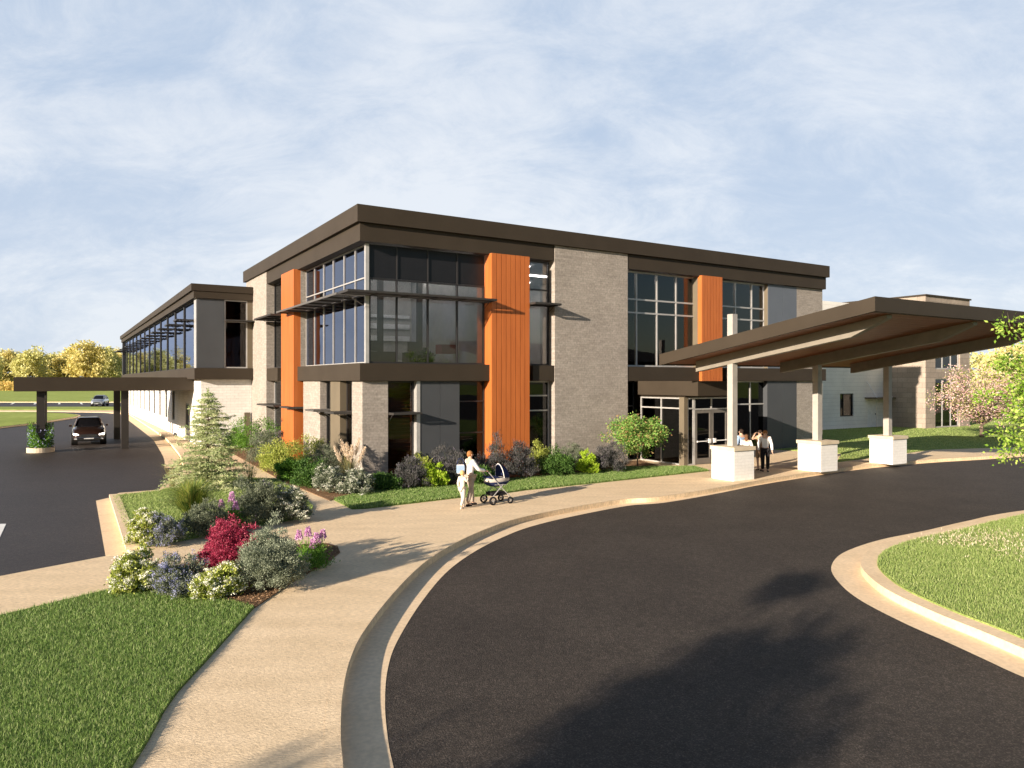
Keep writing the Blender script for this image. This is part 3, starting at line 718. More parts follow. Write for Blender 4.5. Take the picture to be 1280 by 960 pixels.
# cedar soffit boards recessed just below the roof slab
m = MB(); nb = 34; e = 0.012; w_ = (v_lo - v_hi - 0.3) / nb
for i in range(nb):
    s_ = slabm(cu0 + 0.14, cu1 - 0.14, v_hi + 0.15 + i * w_ + e / 2, v_hi + 0.15 + (i + 1) * w_ - e / 2, 0.382, 0.41)
    b = len(m.v); m.v += s_.v; m.f += [tuple(b + j for j in f) for f in s_.f]; m.m += s_.m
m.build('soffit', M['wood'], cn.r)
MBr = MB()
def addm(m, s_):
    b = len(m.v); m.v += s_.v; m.f += [tuple(b + j for j in f) for f in s_.f]; m.m += s_.m
for a, b, c, d in ((cu0, cu1, v_hi, v_hi + 0.14), (cu0, cu1, v_lo - 0.14, v_lo), (cu0, cu0 + 0.13, v_hi + 0.14, v_lo - 0.14), (cu1 - 0.13, cu1, v_hi + 0.14, v_lo - 0.14)):
    addm(MBr, slabm(a, b, c, d, 0.382, 0.44))
MBr.build('fascia', BR, cn.r)
for k, pu_ in enumerate(PU):
    # beam
    m = MB(); hw = 0.14
    prof = [(PVc + 1.78, .415), (PVc + 1.78, .84), (PVc - 5.0, .86), (PVc - 6.22, .52), (PVc - 6.22, .415)]
    for u in (pu_ - hw, pu_ + hw):
        for v, t in prof: m.v.append((u, v, ztop(v) - t))
    n = len(prof)
    m.f.append(tuple(range(n))); m.f.append(tuple(range(2 * n - 1, n - 1, -1)))
    for i in range(n):
        j = (i + 1) % n; m.f.append((i, j, n + j, n + i))
    m.m = [0] * len(m.f)
    m.build('beam', M['beam'], cn.r)
    cn.box('column', M['column'], pu_ - 0.132, pu_ + 0.132, PVc - 0.132 + 0.02, PVc + 0.132 + 0.02, 1.24, 6.3)
    hb = 0.55
    pr = cn.box('brick_pier', M['brick_pier'], pu_ - hb, pu_ + hb, PVc - hb, PVc + hb, 0, 1.12)
    MB().box(pu_ - hb - 0.05, pu_ + hb + 0.05, PVc - hb - 0.05, PVc + hb + 0.05, 1.12, 1.26).build('cap', M['stone_cap'], pr, bevel=0.012)

# ------------------------------------------------------------------ rear buildings
rb = Bld('service_building', 'white sided building with a small dark window and a white door behind the canopy')
m = MB()
wu0, wu1, du0, du1 = 42.0, 43.75, 45.6, 46.9
m.box(30, wu0, 8.57, 8.9, 0, 9.87).box(wu0, wu1, 8.57, 8.9, 0, .95).box(wu0, wu1, 8.57, 8.9, 2.75, 9.87).box(wu1, du0, 8.57, 8.9, 0, 9.87).box(du0, du1, 8.57, 8.9, 2.2, 9.87).box(du1, 48.4, 8.57, 8.9, 0, 9.87)
m.box(29.7, 30, 8.57, 25, 0, 9.87).build('wall', M['siding'], rb.r)
rb.box('roof', M['white'], 30.0, 48.3, 8.9, 25, 9.5, 9.7)
rb.glazing('F', wu0 + .005, wu1 - .005, .955, 2.745, 8.65, [wu0 + .55], [], 'glass_dark', 'dark_metal', 0.07)
d = rb.box('door', M['white'], du0 + .03, du1 - .03, 8.63, 8.69, 0, 2.17)
MB().box(du1 - .2, du1 - .12, 8.58, 8.63, 1.0, 1.1).build('handle', M['dark_metal'], d)
aw = rb.box('awning', M['bronze_light'], 45.2, 48.2, 7.5, 8.565, 2.28, 2.42)
MB().tube((45.5, 7.7, 2.42), (45.5, 8.56, 3.7), .03).tube((47.6, 7.7, 2.42), (47.6, 8.56, 3.7), .03).build('tie_rod', M['white'], aw)
bb = Bld('stair_tower', 'brown block tower with tall dark windows right of the white building')
m = MB(); a, b = 49.2, 52.9
m.box(47.8, a, 5.14, 5.5, 0, 10.4).box(b, 54.4, 5.14, 5.5, 0, 10.4).box(a, b, 5.14, 5.5, 3.92, 4.68).box(a, b, 5.14, 5.5, 8.7, 10.4)
m.box(47.8, 48.15, 5.5, 20, 0, 10.4).box(54.05, 54.4, 5.5, 20, 0, 10.4).build('wall', M['brick_brown'], bb.r)
bb.box('roof', BR, 47.7, 54.5, 5.04, 20, 10.4, 10.52)
for z0, z1 in ((0.02, 3.915), (4.685, 8.695)):
    bb.glazing('F', a + .005, b - .005, z0, z1, 5.25, [a + 1.25, a + 2.5], [z0 + (z1 - z0) * .62], 'glass_dark', 'silver', 0.09)
MB().box(48.2, 54.0, 9.0, 9.2, 0, 10).build('partition_wall', M['interior_dark'], bb.r)
# ------------------------------------------------------------------ planting
def lm(n, *c, **k): M[n] = leafmat(n, list(c), **k)
lm('f_green', (0.035, 0.085, 0.015), (0.07, 0.15, 0.03), (0.13, 0.23, 0.05))
lm('f_bright', (0.06, 0.15, 0.02), (0.12, 0.26, 0.03), (0.2, 0.36, 0.06))
lm('f_lime', (0.22, 0.36, 0.02), (0.36, 0.52, 0.03), (0.5, 0.62, 0.08))
lm('f_yellow', (0.20, 0.27, 0.04), (0.36, 0.42, 0.08), (0.54, 0.56, 0.16))
lm('f_silver', (0.16, 0.19, 0.13), (0.27, 0.31, 0.22), (0.42, 0.46, 0.34))
lm('f_greygreen', (0.09, 0.11, 0.07), (0.17, 0.20, 0.13), (0.28, 0.31, 0.22))
lm('f_maroon', (0.22, 0.015, 0.045), (0.42, 0.04, 0.10), (0.58, 0.13, 0.20))
lm('f_purple', (0.045, 0.05, 0.045), (0.09, 0.09, 0.085), (0.17, 0.16, 0.165))
lm('f_dark', (0.03, 0.055, 0.02), (0.06, 0.10, 0.035), (0.11, 0.17, 0.06))
lm('f_spruce', (0.16, 0.24, 0.10), (0.36, 0.44, 0.20), (0.58, 0.62, 0.34), (0.74, 0.72, 0.48), noise=2.2)
lm('f_straw', (0.30, 0.25, 0.10), (0.42, 0.36, 0.16), (0.25, 0.30, 0.08))
lm('f_reed', (0.10, 0.17, 0.03), (0.25, 0.30, 0.06), (0.5, 0.42, 0.12))
lm('p_white', (0.75, 0.75, 0.66), (0.85, 0.84, 0.76), (0.7, 0.72, 0.55), trans=0.2)
lm('p_blue', (0.20, 0.22, 0.42), (0.32, 0.34, 0.55), (0.45, 0.46, 0.65), trans=0.2)
lm('p_lilac', (0.22, 0.18, 0.28), (0.33, 0.27, 0.38), (0.42, 0.36, 0.46), trans=0.2)
lm('p_pink', (0.50, 0.22, 0.46), (0.66, 0.36, 0.60), (0.78, 0.52, 0.72), trans=0.2)
lm('p_plume', (0.55, 0.42, 0.30), (0.72, 0.60, 0.46), (0.82, 0.72, 0.58), trans=0.3)
lm('p_blossom', (0.62, 0.35, 0.36), (0.75, 0.50, 0.48), (0.80, 0.66, 0.60), trans=0.3)
lm('t_autumn', (0.52, 0.46, 0.14), (0.70, 0.62, 0.24), (0.80, 0.72, 0.38), noise=0.35)
lm('t_orange', (0.55, 0.36, 0.10), (0.70, 0.50, 0.16), (0.78, 0.62, 0.26), noise=0.35)
lm('t_yelgreen', (0.48, 0.48, 0.16), (0.64, 0.62, 0.26), (0.76, 0.73, 0.40), noise=0.35)
lm('t_fresh', (0.10, 0.22, 0.02), (0.26, 0.42, 0.05), (0.48, 0.58, 0.14))
lm('t_mixed', (0.08, 0.20, 0.03), (0.16, 0.34, 0.06), (0.30, 0.46, 0.12), (0.42, 0.24, 0.12))

def stemtubes(base, tips, r, mid=0.5, n=5, up=0.5):
    m = MB()
    for t in tips:
        b = Vector(base) + Vector((random.uniform(-.5, .5) * r * 6, random.uniform(-.5, .5) * r * 6, 0))
        t = Vector(t); c = b.lerp(t, mid); c.z += (t.z - b.z) * up * 0.3
        m.tube(b, c, r, r * 0.7, n=n, cap=False).tube(c, t, r * 0.7, r * 0.25, n=n, cap=False)
    return m
def cloud(P0, K, rx, ry, rz, z0, n, L, Wd, spread, up=0.3, rmin=0.35, flat_=0.8, lumps=0.2):
    """clump centres in an uneven dome + leaves round them; returns (leaf verts, centres)"""
    d = rng.normal(size=(K, 3)); d[:, 2] = np.abs(d[:, 2]) * 0.9 + 0.0; d = nrm(d)
    ph = rng.uniform(0, 6.28, 4)
    a = np.arctan2(d[:, 1], d[:, 0])
    lump = 1 + lumps * (np.sin(2 * a + ph[0]) * 0.5 + np.sin(3 * a + ph[1] + d[:, 2] * 3) * 0.6 + rng.normal(0, 0.35, K))
    r = rng.uniform(rmin ** 2, 1, K) ** 0.5 * lump
    C = np.stack([d[:, 0] * rx * r, d[:, 1] * ry * r, z0 + d[:, 2] * rz * r], 1)
    per = max(1, n // K)
    idx = np.repeat(np.arange(K), per)
    off = rng.normal(size=(len(idx), 3)) * spread
    off[:, 2] *= flat_
    P = C[idx] + off
    P[:, 2] = np.maximum(P[:, 2], 0.03)
    out = nrm(P - np.array([0, 0, z0 * 0.5]))
    D = out * 0.8 + rng.normal(size=P.shape) * 0.7 + np.array([0, 0, up])
    ll = L * rng.uniform(0.6, 1.25, len(P)); ww = Wd * rng.uniform(0.7, 1.2, len(P))
    return leaf_verts(P, D, ll, ww), C
def heads(C, nrmls, per, rad, thick, L):
    idx = np.repeat(np.arange(len(C)), per)
    o = rng.normal(size=(len(idx), 3)) * rad * 0.5; o[:, 2] *= thick
    P = C[idx] + o
    D = nrmls[idx] * 0.6 + rng.normal(size=P.shape)
    return leaf_verts(P, D, L * rng.uniform(.7, 1.2, len(P)), L * 0.8)
GROUND_Z = 0.02
def place(name, label, cat, x, yb, group, world=None):
    X, Y = world if world else g(x, yb, 0)
    return empty(name, label, cat, (X, Y, GROUND_Z), random.uniform(0, 6.28), group), Y
def shrub(x, yb, wpx, hpx, style, label, group='flowering shrubs in the planting beds', cat='shrub', name='shrub', world=None, dens=1.0, shy=0.0):
    X, Y = world if world else g(x, yb + shy, 0)
    o = empty(name, label, cat, (X, Y, GROUND_Z), random.uniform(0, 6.28), group)
    rx = wpx * Y / F / 2; rz = hpx * Y / F * 1.03
    mat, n, L, Wd, K, spread, up, flower = STY[style]
    n = int(n * dens * 1.5); L = L * 1.25; Wd = Wd * 1.45; spread = spread * 0.72
    kk = rx / 0.5
    v, C = cloud(None, K, rx * 0.9, rx * 0.9, rz * 0.80, rz * 0.12, n, L, Wd, spread * max(rx, .3), up)
    stemtubes((0, 0, 0), [tuple(c * 0.9) for c in C[:14]], 0.008).build('stems', M['stem'], o)
    f = link('foliage', raw_mesh('foliage', v, 4), M[mat], o)
    if flower:
        fm, cnt, per, rad, thick, fl = flower
        d = rng.normal(size=(cnt, 3)); d[:, 2] = np.abs(d[:, 2]) * 0.8 + 0.25; d = nrm(d)
        j = rng.integers(0, len(C), cnt); Cc = C[j] + nrm(C[j]) * spread * rx * 1.3 + rng.normal(size=(cnt, 3)) * spread * rx * 0.8
        Cc[:, 2] = np.maximum(Cc[:, 2], 0.08)
        hv = heads(Cc, d, per, rad, thick, fl)
        b = link('blossoms', raw_mesh('blossoms', hv, 4), M[fm], o); b['kind'] = 'stuff'
    return o
#        mat        n     L     W     K  spread up  flower(mat,count,per,rad,thick,len)
STY = {
 'green':  ('f_green', 5200, .055, .026, 60, .17, .4, None),
 'bright': ('f_bright', 5200, .06, .028, 60, .17, .5, None),
 'lime':   ('f_lime', 4200, .06, .026, 46, .16, .9, None),
 'yellow': ('f_yellow', 5600, .055, .022, 60, .17, .7, None),
 'silver': ('f_silver', 20000, .034, .011, 420, .09, .5, None),
 'greyg':  ('f_greygreen', 13000, .036, .012, 260, .10, .6, None),
 'maroon': ('f_maroon', 20000, .028, .016, 420, .085, .4, None),
 'purple': ('f_purple', 6500, .07, .015, 80, .16, 1.4, ('p_lilac', 100, 10, .035, 2.6, .018)),
 'white':  ('f_greygreen', 5200, .045, .022, 60, .16, .4, ('p_white', 210, 22, .055, .4, .026)),
 'whitem': ('f_yellow', 5200, .05, .022, 60, .16, .4, ('p_white', 330, 20, .055, .45, .027)),
 'blue':   ('f_greygreen', 6500, .04, .014, 80, .16, .6, ('p_blue', 330, 16, .034, 1.4, .022)),
 'dark':   ('f_dark', 5200, .05, .02, 60, .17, .5, None),
 'mixed':  ('f_greygreen', 11000, .045, .013, 200, .11, 1.0, ('p_lilac', 40, 10, .025, 1.6, .018)),
}
G1, G2, G3 = 'shrubs in the front island bed', 'shrubs on the small lawn island', 'shrubs in the bed along the building'
# front bed
shrub(172, 739, 62, 46, 'whitem', 'white flowering shrub at the left tip of the front bed', G1)
shrub(222, 744, 66, 48, 'blue', 'low blue flowering shrub between two white flowering shrubs in the front bed', G1)
shrub(272, 746, 62, 48, 'whitem', 'white flowering shrub in front of the maroon barberry', G1)
shrub(291, 716, 86, 68, 'maroon', 'rounded maroon barberry bush in the front bed', G1)
shrub(340, 736, 92, 80, 'silver', 'large rounded silver green shrub in the front bed', G1, dens=1.2)
# small island
shrub(181, 682, 40, 44, 'whitem', 'white flowering shrub near the kerb of the small lawn island', G2)
shrub(204, 681, 52, 40, 'blue', 'dark shrub with blue flowers at the near corner of the small lawn island', G2)
shrub(256, 671, 56, 44, 'greyg', 'small rounded grey green shrub before the pink phlox', G2)
shrub(320, 656, 74, 60, 'mixed', 'wide grey green shrub dotted with lilac on the small lawn island', G2, dens=1.5)
shrub(364, 652, 48, 48, 'white', 'leafy shrub with sparse white flowers at the right end of the small lawn island', G2)
# building bed
shrub(322, 566, 62, 46, 'bright', 'bright green bush against the white wing wall', G3)
shrub(293, 560, 34, 24, 'green', 'low green bush at the far end of the building bed', G3)
shrub(331, 582, 46, 48, 'mixed', 'lilac grey shrub left of the first yellow green bush', G3)
shrub(356, 570, 34, 42, 'purple', 'dark purple salvia in front of the left orange panel', G3)
shrub(343, 588, 50, 38, 'yellow', 'yellow green bush beside the walk, nearest the spruce', G3)
shrub(376, 594, 62, 46, 'yellow', 'wide yellow green bush in front of the pale masonry pier', G3)
shrub(364, 601, 46, 28, 'bright', 'low bright green bush at the edge of the walk', G3)
shrub(408, 597, 52, 42, 'greyg', 'grey green shrub left of the pampas grass', G3)
shrub(390, 609, 48, 34, 'green', 'dark green bush beside the white flowers at the walk corner', G3)
shrub(412, 617, 44, 36, 'white', 'left one of two white flowering bushes at the corner of the building bed', G3)
shrub(447, 618, 42, 34, 'white', 'right one of two white flowering bushes at the corner of the building bed', G3)
shrub(481, 613, 38, 22, 'green', 'low green bush at the foot of the corner pier', G3)
shrub(514, 611, 46, 38, 'purple', 'dark purple shrub left of the lime green bush under the brown window', G3)
shrub(527, 594, 38, 28, 'yellow', 'yellow green bush behind the dark purple shrub', G3)
shrub(543, 610, 32, 32, 'lime', 'lime green bush under the grey panel', G3)
shrub(564, 606, 52, 44, 'purple', 'dark purple shrub behind the lime green bush', G3)
shrub(603, 606, 34, 22, 'green', 'low green bush between the woman and the stroller', G3)
shrub(617, 600, 54, 46, 'purple', 'dark purple shrub at the foot of the tall orange panel', G3)
shrub(652, 598, 48, 46, 'purple', 'dark purple shrub just right of the stroller hood', G3)
shrub(678, 590, 36, 36, 'yellow', 'yellow green bush under the narrow tall window', G3)
shrub(697, 596, 48, 34, 'green', 'wide green bush in front of the tall taupe pier', G3)
shrub(716, 588, 42, 34, 'mixed', 'lilac grey shrub against the tall taupe pier', G3)
shrub(734, 593, 30, 30, 'lime', 'lime green bush in front of the tall taupe pier', G3)
shrub(760, 591, 46, 40, 'purple', 'dark purple shrub left of the small red tipped tree', G3)

def phlox(x, yb, wpx, hpx, label, hd, group=None):
    X, Y = g(x, yb, 0); o = empty('phlox', label, 'flower', (X, Y, GROUND_Z), 0, group)
    s = Y / F; rx = wpx * s / 2; rz = hpx * s
    v, C = cloud(None, 46, rx * .9, rx * .9, rz * .55, rz * .1, 3600, .06, .02, .12 * rx * 2, .9)
    link('foliage', raw_mesh('foliage', v, 4), M['f_bright'], o)
    for dx, hz, ps in hd:
        p = np.array([dx * s, random.uniform(-.1, .1), hz * s])
        MB().tube((p[0] * .5, p[1], 0), tuple(p), .006, .004, n=5).build('stem', M['stem'], o)
        n = 260; t = rng.uniform(0, 1, n); r = (1 - t * 0.75) * ps * s * rng.uniform(.5, 1, n); a = rng.uniform(0, 6.28, n)
        P = p + np.stack([np.cos(a) * r, np.sin(a) * r, (t - .3) * ps * s * 2.6], 1)
        D = np.stack([np.cos(a), np.sin(a), rng.normal(0, .4, n)], 1) + rng.normal(size=(n, 3)) * .4
        link('flower_head', raw_mesh('flower_head', leaf_verts(P, D, .035, .03), 4), M['p_pink'], o)
    return o
phlox(288, 664, 34, 40, 'pink phlox with three flower heads on the small lawn island', [(-10, 32, 3.8), (2, 40, 4.6), (8, 30, 3.8)], 'pink phlox plants')
phlox(388, 710, 46, 46, 'pink phlox beside the silver green shrub in the front bed', [(-14, 38, 4.4), (-3, 42, 4.4), (9, 35, 4.8), (15, 39, 4.2), (4, 28, 4)], 'pink phlox plants')

def tuft(x, yb, wpx, hpx, mats, n, label, name='ornamental_grass', cat='grass plant', droop=.6, w=.007, group=None):
    X, Y = g(x, yb, 0); o = empty(name, label, cat, (X, Y, GROUND_Z), 0, group); s = Y / F
    for j, mt in enumerate(mats):
        m = n // len(mats); hh = rng.uniform(.45, 1.05, m) * hpx * s; a = rng.uniform(0, 6.28, m); ln = rng.uniform(.05, 1.0, m) ** .8 * wpx * s * .62
        P = np.stack([np.cos(a) * rng.uniform(0, .1, m), np.sin(a) * rng.uniform(0, .1, m), np.zeros(m)], 1)
        dr = np.stack([np.cos(a), np.sin(a), np.zeros(m)], 1); S = np.stack([-np.sin(a), np.cos(a), np.zeros(m)], 1) * w * .5
        mid = P + dr * ln[:, None] * .4; mid[:, 2] = hh * .62
        tip = P + dr * ln[:, None]; tip[:, 2] = hh * (1 - droop * .3 * ln / (wpx * s * .5))
        v = np.stack([P - S, P + S, mid + S, tip, mid - S], 1).reshape(-1, 3)
        link('blades', blade_mesh('blades', v), M[mt], o)
    return o
tuft(240, 650, 80, 58, ['f_reed', 'f_green', 'f_yellow'], 1500, 'tall yellow green ornamental grass below the spruce', droop=.8, w=.014)
tuft(312, 606, 44, 42, ['f_straw'], 130, 'thin wispy straw coloured grass beside the walk', w=.006)
tuft(217, 610, 60, 44, ['f_straw'], 120, 'sparse straw coloured grass at the edge of the left drive', w=.006)
pg = tuft(437, 604, 52, 40, ['f_straw', 'f_greygreen'], 420, 'pampas grass with pale upright plumes at the building corner', 'pampas_grass')
s = g(437, 604)[1] / F
for k, (dx, hz, tilt) in enumerate([(-16, 36, -.45), (-9, 44, -.25), (-3, 40, -.08), (4, 38, .05), (10, 46, .22), (16, 36, .42), (1, 34, .15)]):
    p = np.array([dx * s * .3, random.uniform(-.2, .2), 0]); t = np.array([dx * s, p[1], hz * s])
    st = MB().tube(tuple(p), tuple(t), .007, .005, n=5).build('stem', M['f_straw'], pg)
    n = 420; q = rng.uniform(0, 1, n); ax = np.array([tilt, 0, 1.0]); ax /= np.linalg.norm(ax)
    P = t + ax * ((q - .6) * .62)[:, None] + rng.normal(size=(n, 3)) * (.045 * np.sin(np.pi * np.clip(q, .05, .95)))[:, None]
    link('plume', raw_mesh('plume', leaf_verts(P, ax * 1.0 + rng.normal(size=(n, 3)) * .35, .09, .016), 4), M['p_plume'], pg)

def spruce(x, yb, h, rad):
    X, Y = g(x, yb, 0); o = empty('spruce_tree', 'young pale green spruce on the small lawn island', 'tree', (X, Y, GROUND_Z), 0)
    MB().tube((0, 0, 0), (0, 0, h * .55), .055, .03, n=10).tube((0, 0, h * .55), (0.01, 0, h * .98), .03, .008, n=8).build('trunk', M['bark'], o)
    br = MB(); PP = []; DD = []
    z = .12
    while z < h * .97:
        f = 1 - z / h; nb = 6 + int(5 * f); a0 = random.uniform(0, 6.28)
        for k in range(nb):
            a = a0 + 6.283 * k / nb + random.uniform(-.3, .3)
            Ln = rad * (f ** .6 + .04) * random.uniform(.45, 1.3)
            if random.random() < .12: Ln *= 1.3
            zz_ = z + random.uniform(-.07, .07); ca, sa = math.cos(a), math.sin(a)
            pts = []
            nseg = 7
            for j in range(nseg + 1):
                t = j / nseg; pts.append(np.array([ca * Ln * t, sa * Ln * t, zz_ + (.16 * Ln * math.sin(t * 2.4) - .12 * Ln * t * t) * (1 if k % 2 else -.4)]))
            for j in (0, 2, 4):
                br.tube(tuple(pts[j]), tuple(pts[min(j + 2, nseg)]), .012 * (1 - j / 8), .012 * (1 - (j + 2) / 8) + .001, n=4, cap=False)
            side = np.array([-sa, ca, 0]); fw = np.array([ca, sa, 0])
            for j in range(1, nseg + 1):
                tl = Ln * .38 * (1.15 - j / nseg) + .06
                for sg in (-1, 1):
                    d = fw * .75 + side * sg * random.uniform(.7, 1.1) + np.array([0, 0, random.uniform(-.15, .12)]); d /= np.linalg.norm(d)
                    m = max(4, int(tl / .021)); t = rng.uniform(0.05, 1, m)
                    q = pts[j] + d * (t * tl)[:, None]; q[:, 2] -= .06 * t * tl / .2 * .5
                    PP.append(q + rng.normal(size=q.shape) * .008); DD.append(d + rng.normal(size=q.shape) * .75)
            m = int(Ln / .012); t = rng.uniform(.15, 1.03, m); q = np.array([pts[min(nseg, int(tt * nseg))] for tt in t]) + fw * ((t * nseg % 1) * Ln / nseg)[:, None]
            PP.append(q); DD.append(fw + rng.normal(size=q.shape) * .8)
        z += random.uniform(.10, .155)
    m = 160; q = np.stack([rng.normal(0, .015, m), rng.normal(0, .015, m), rng.uniform(h * .85, h * 1.02, m)], 1); PP.append(q); DD.append(np.array([0, 0, .7]) + rng.normal(size=q.shape) * .6)
    P = np.concatenate(PP); D = np.concatenate(DD) + np.array([0, 0, -.25]); P[:, 2] = np.maximum(P[:, 2], .05)
    br.build('branches', M['bark'], o)
    link('needles', raw_mesh('needles', leaf_verts(P, D, rng.uniform(.04, .085, len(P)), .024), 4), M['f_spruce'], o)
spruce(260, 611, 3.4, 1.25)

def tree(name, label, pos, h, cr, cz, ch, K, n, L, Wd, spread, mat, bark='bark', tr=.1, fork=.3, group=None, extra=None, seed=None, lean=0, nb=26, cat='tree'):
    o = empty(name, label, cat, (pos[0], pos[1], pos[2] if len(pos) > 2 else 0), random.uniform(0, 6.28) if seed is None else seed, group)
    zf = h * fork
    # crown: clump centres in an uneven ellipsoid
    d = nrm(rng.normal(size=(K, 3))); a = np.arctan2(d[:, 1], d[:, 0]); ph = rng.uniform(0, 6.28, 3)
    r = rng.uniform(.12, 1, K) ** .42 * (1 + .18 * np.sin(3 * a + ph[0]) + .14 * np.sin(5 * a + ph[1] + 3 * d[:, 2]) + rng.normal(0, .09, K))
    C = np.stack([d[:, 0] * cr * r + lean, d[:, 1] * cr * r, cz + d[:, 2] * ch * r], 1)
    C[:, 2] = np.maximum(C[:, 2], zf * .8)
    idx = np.repeat(np.arange(K), n // K)
    sz = rng.uniform(.6, 1.3, K)
    off = rng.normal(size=(len(idx), 3)) * spread * sz[idx][:, None]; off[:, 2] *= .65
    P = C[idx] + off
    D = nrm(off) + rng.normal(size=P.shape) * .6
    m = MB(); segs = 5
    m.tube((0, 0, 0), (lean * .1, 0, zf * .5), tr, tr * .8, n=10, cap=False).tube((lean * .1, 0, zf * .5), (lean * .2, 0, zf), tr * .8, tr * .65, n=10, cap=False)
    t_ = m.build('trunk', M[bark], o, smooth=True)
    m = MB()
    for c in C[:nb]:
        b = Vector((lean * .2, 0, zf * random.uniform(.85, 1.0))); t = Vector(c)
        prev = b; r0 = tr * random.uniform(.3, .5)
        for j in range(1, segs + 1):
            q = j / segs; p = b.lerp(t, q); p.z = b.z + (t.z - b.z) * (q ** .8); p += Vector((random.uniform(-1, 1), random.uniform(-1, 1), random.uniform(-1, 1))) * (.035 * cr if j < segs else 0)
            m.tube(prev, p, r0 * (1 - .85 * (j - 1) / segs), r0 * (1 - .85 * q), n=6, cap=False)
            if j >= 2:
                e = p + Vector((random.uniform(-1, 1), random.uniform(-1, 1), random.uniform(-.3, 1))) * cr * .28
                m.tube(p, e, r0 * .3, r0 * .08, n=4, cap=False)
            prev = p
    m.build('branches', M[bark], o, smooth=True)
    link('crown', raw_mesh('crown', leaf_verts(P, D, L * rng.uniform(.6, 1.25, len(P)), Wd * rng.uniform(.7, 1.2, len(P))), 4), M[mat], o)
    if extra:
        em, cnt, el, ew = extra
        j = rng.integers(0, K, cnt); P = C[j] + rng.normal(size=(cnt, 3)) * spread * 1.1
        e = link('blossoms', raw_mesh('blossoms', leaf_verts(P, rng.normal(size=P.shape), el, ew), 4), M[em], o); e['kind'] = 'stuff'
    return o
X, Y = g(797, 585); tree('small_tree', 'small leafy tree with red tipped leaves beside the entrance', (X, Y, .02), 2.35, 1.1, 1.5, .72, 90, 13000, .095, .055, .15, 't_mixed', 'bark_red', .035, .24)
X, Y = g(1227, 547); tree('blossom_tree', 'low spreading tree with pale pink blossom behind the canopy', (X, Y, .02), 4.6, 2.6, 2.75, 1.7, 150, 6500, .10, .05, .24, 'f_yellow', 'bark', .13, .2, extra=('p_blossom', 6500, .10, .08), nb=90)
tree('overhanging_tree', 'fresh yellow green tree reaching in from the right edge', (14.15, 17.6, .03), 5.4, 2.3, 3.35, 2.0, 200, 24000, .095, .06, .17, 't_fresh', 'bark', .09, .2, nb=150)
# trees behind the camera whose shadow falls on the drive
tree('drive_tree', 'leafy tree beside the drive whose shadow falls across the asphalt', (-13.2, -8.2, 0), 7.2, 2.0, 4.7, 2.3, 42, 9500, .22, .12, .25, 'f_green', 'bark', .14, .3, nb=60)
tree('drive_tree', 'second leafy tree beside the drive, shading the bottom of the picture', (-16.3, -10.2, 0), 6.2, 1.6, 4.6, 1.5, 34, 6500, .22, .13, .30, 'f_green', 'bark', .14, .3, nb=60)
# far trees
spec = [(-18, 310, 26, 't_yelgreen', 'pale yellow green tree at the far left edge'), (8, 330, 24, 't_autumn', 'pale golden tree at the left of the far tree line'), (38, 305, 26, 't_yelgreen', 'yellow green tree left of the gap in the far tree line'), (62, 325, 20, 't_yelgreen', 'low yellow tree in the middle of the far tree line'), (86, 320, 24, 't_autumn', 'golden tree left of the tallest far tree'), (109, 300, 30, 't_autumn', 'tallest golden tree of the far tree line'), (132, 318, 25, 't_yelgreen', 'yellow green tree just left of the wing roof'), (150, 330, 24, 't_autumn', 'golden tree partly hidden by the far end of the wing'), (-48, 320, 24, 't_autumn', 'golden tree beyond the left edge of the picture')]
hts = [17.5, 18.5, 17, 16, 18, 20.5, 18, 17, 17]
for (x, Y, w_, mt, lb), hh in zip(spec, hts):
    cr = w_ * .5 * Y / F * 1.25
    tree('autumn_tree', lb, ((x - 640) / F * Y, Y, -.1), hh, cr, hh * .52, hh * .47, 70, 7000, .95, .7, .95, mt, 'bark', .35, .18, 'autumn trees beyond the parking', nb=20)
for x, Y, hh, mt, lb in [(1222, 95, 8.5, 't_yelgreen', 'yellow green tree behind the blossom tree'), (1262, 105, 10.5, 't_autumn', 'golden tree beyond the right lawn'), (1300, 90, 9.5, 't_yelgreen', 'yellow green tree at the far right edge of the lawn')]:
    cr = hh * .42
    tree('autumn_tree', lb, ((x - 640) / F * Y, Y, 0), hh, cr, hh * .55, hh * .42, 60, 5000, .42, .3, .5, mt, 'bark', .2, .2, 'autumn trees beyond the right lawn', nb=20)
# undergrowth under the far trees
P = np.stack([rng.uniform(-330, -120, 9000), rng.uniform(286, 305, 9000), rng.uniform(-.1, 3.2, 9000) ** 1.0], 1)
o = link('undergrowth', raw_mesh('undergrowth', leaf_verts(P, rng.normal(size=P.shape), 1.1, .8), 4), M['t_orange']); o['kind'] = 'stuff'; o['label'] = 'orange brown undergrowth below the far trees'
# dry pink tufts on the island lawn
pts = np.array([g(x, y) for x, y in [(1180, 678), (1200, 672), (1222, 676), (1240, 684), (1262, 678), (1275, 690), (1215, 684), (1195, 681), (1250, 672), (1268, 700)]])
j = rng.integers(0, len(pts), 800); P = np.stack([pts[j, 0] + rng.normal(0, .5, 800), pts[j, 1] + rng.normal(0, .22, 800), rng.uniform(.03, .17, 800)], 1)
k = inpoly(P[:, 0], P[:, 1], ISL); P = P[k]
o = link('dry_grass', raw_mesh('dry_grass', leaf_verts(P, np.array([0, 0, 1.]) + rng.normal(size=P.shape) * .5, .07, .012), 4), M['p_plume']); o['kind'] = 'stuff'; o['label'] = 'pale dry tufts on the island lawn'
ip = empty('potted_plant', 'leafy potted plant standing inside the upstairs corner window', 'plant', W(2.9, 0.95, 4.305))
MB().lathe([(.12, 0), (.17, .3), (.15, .3), (.14, .26)], n=16).build('pot', M['white'], ip)
v, C = cloud(None, 20, .5, .5, .42, .25, 900, .16, .05, .09, .8)
link('foliage', raw_mesh('foliage', v, 4), M['f_dark'], ip)
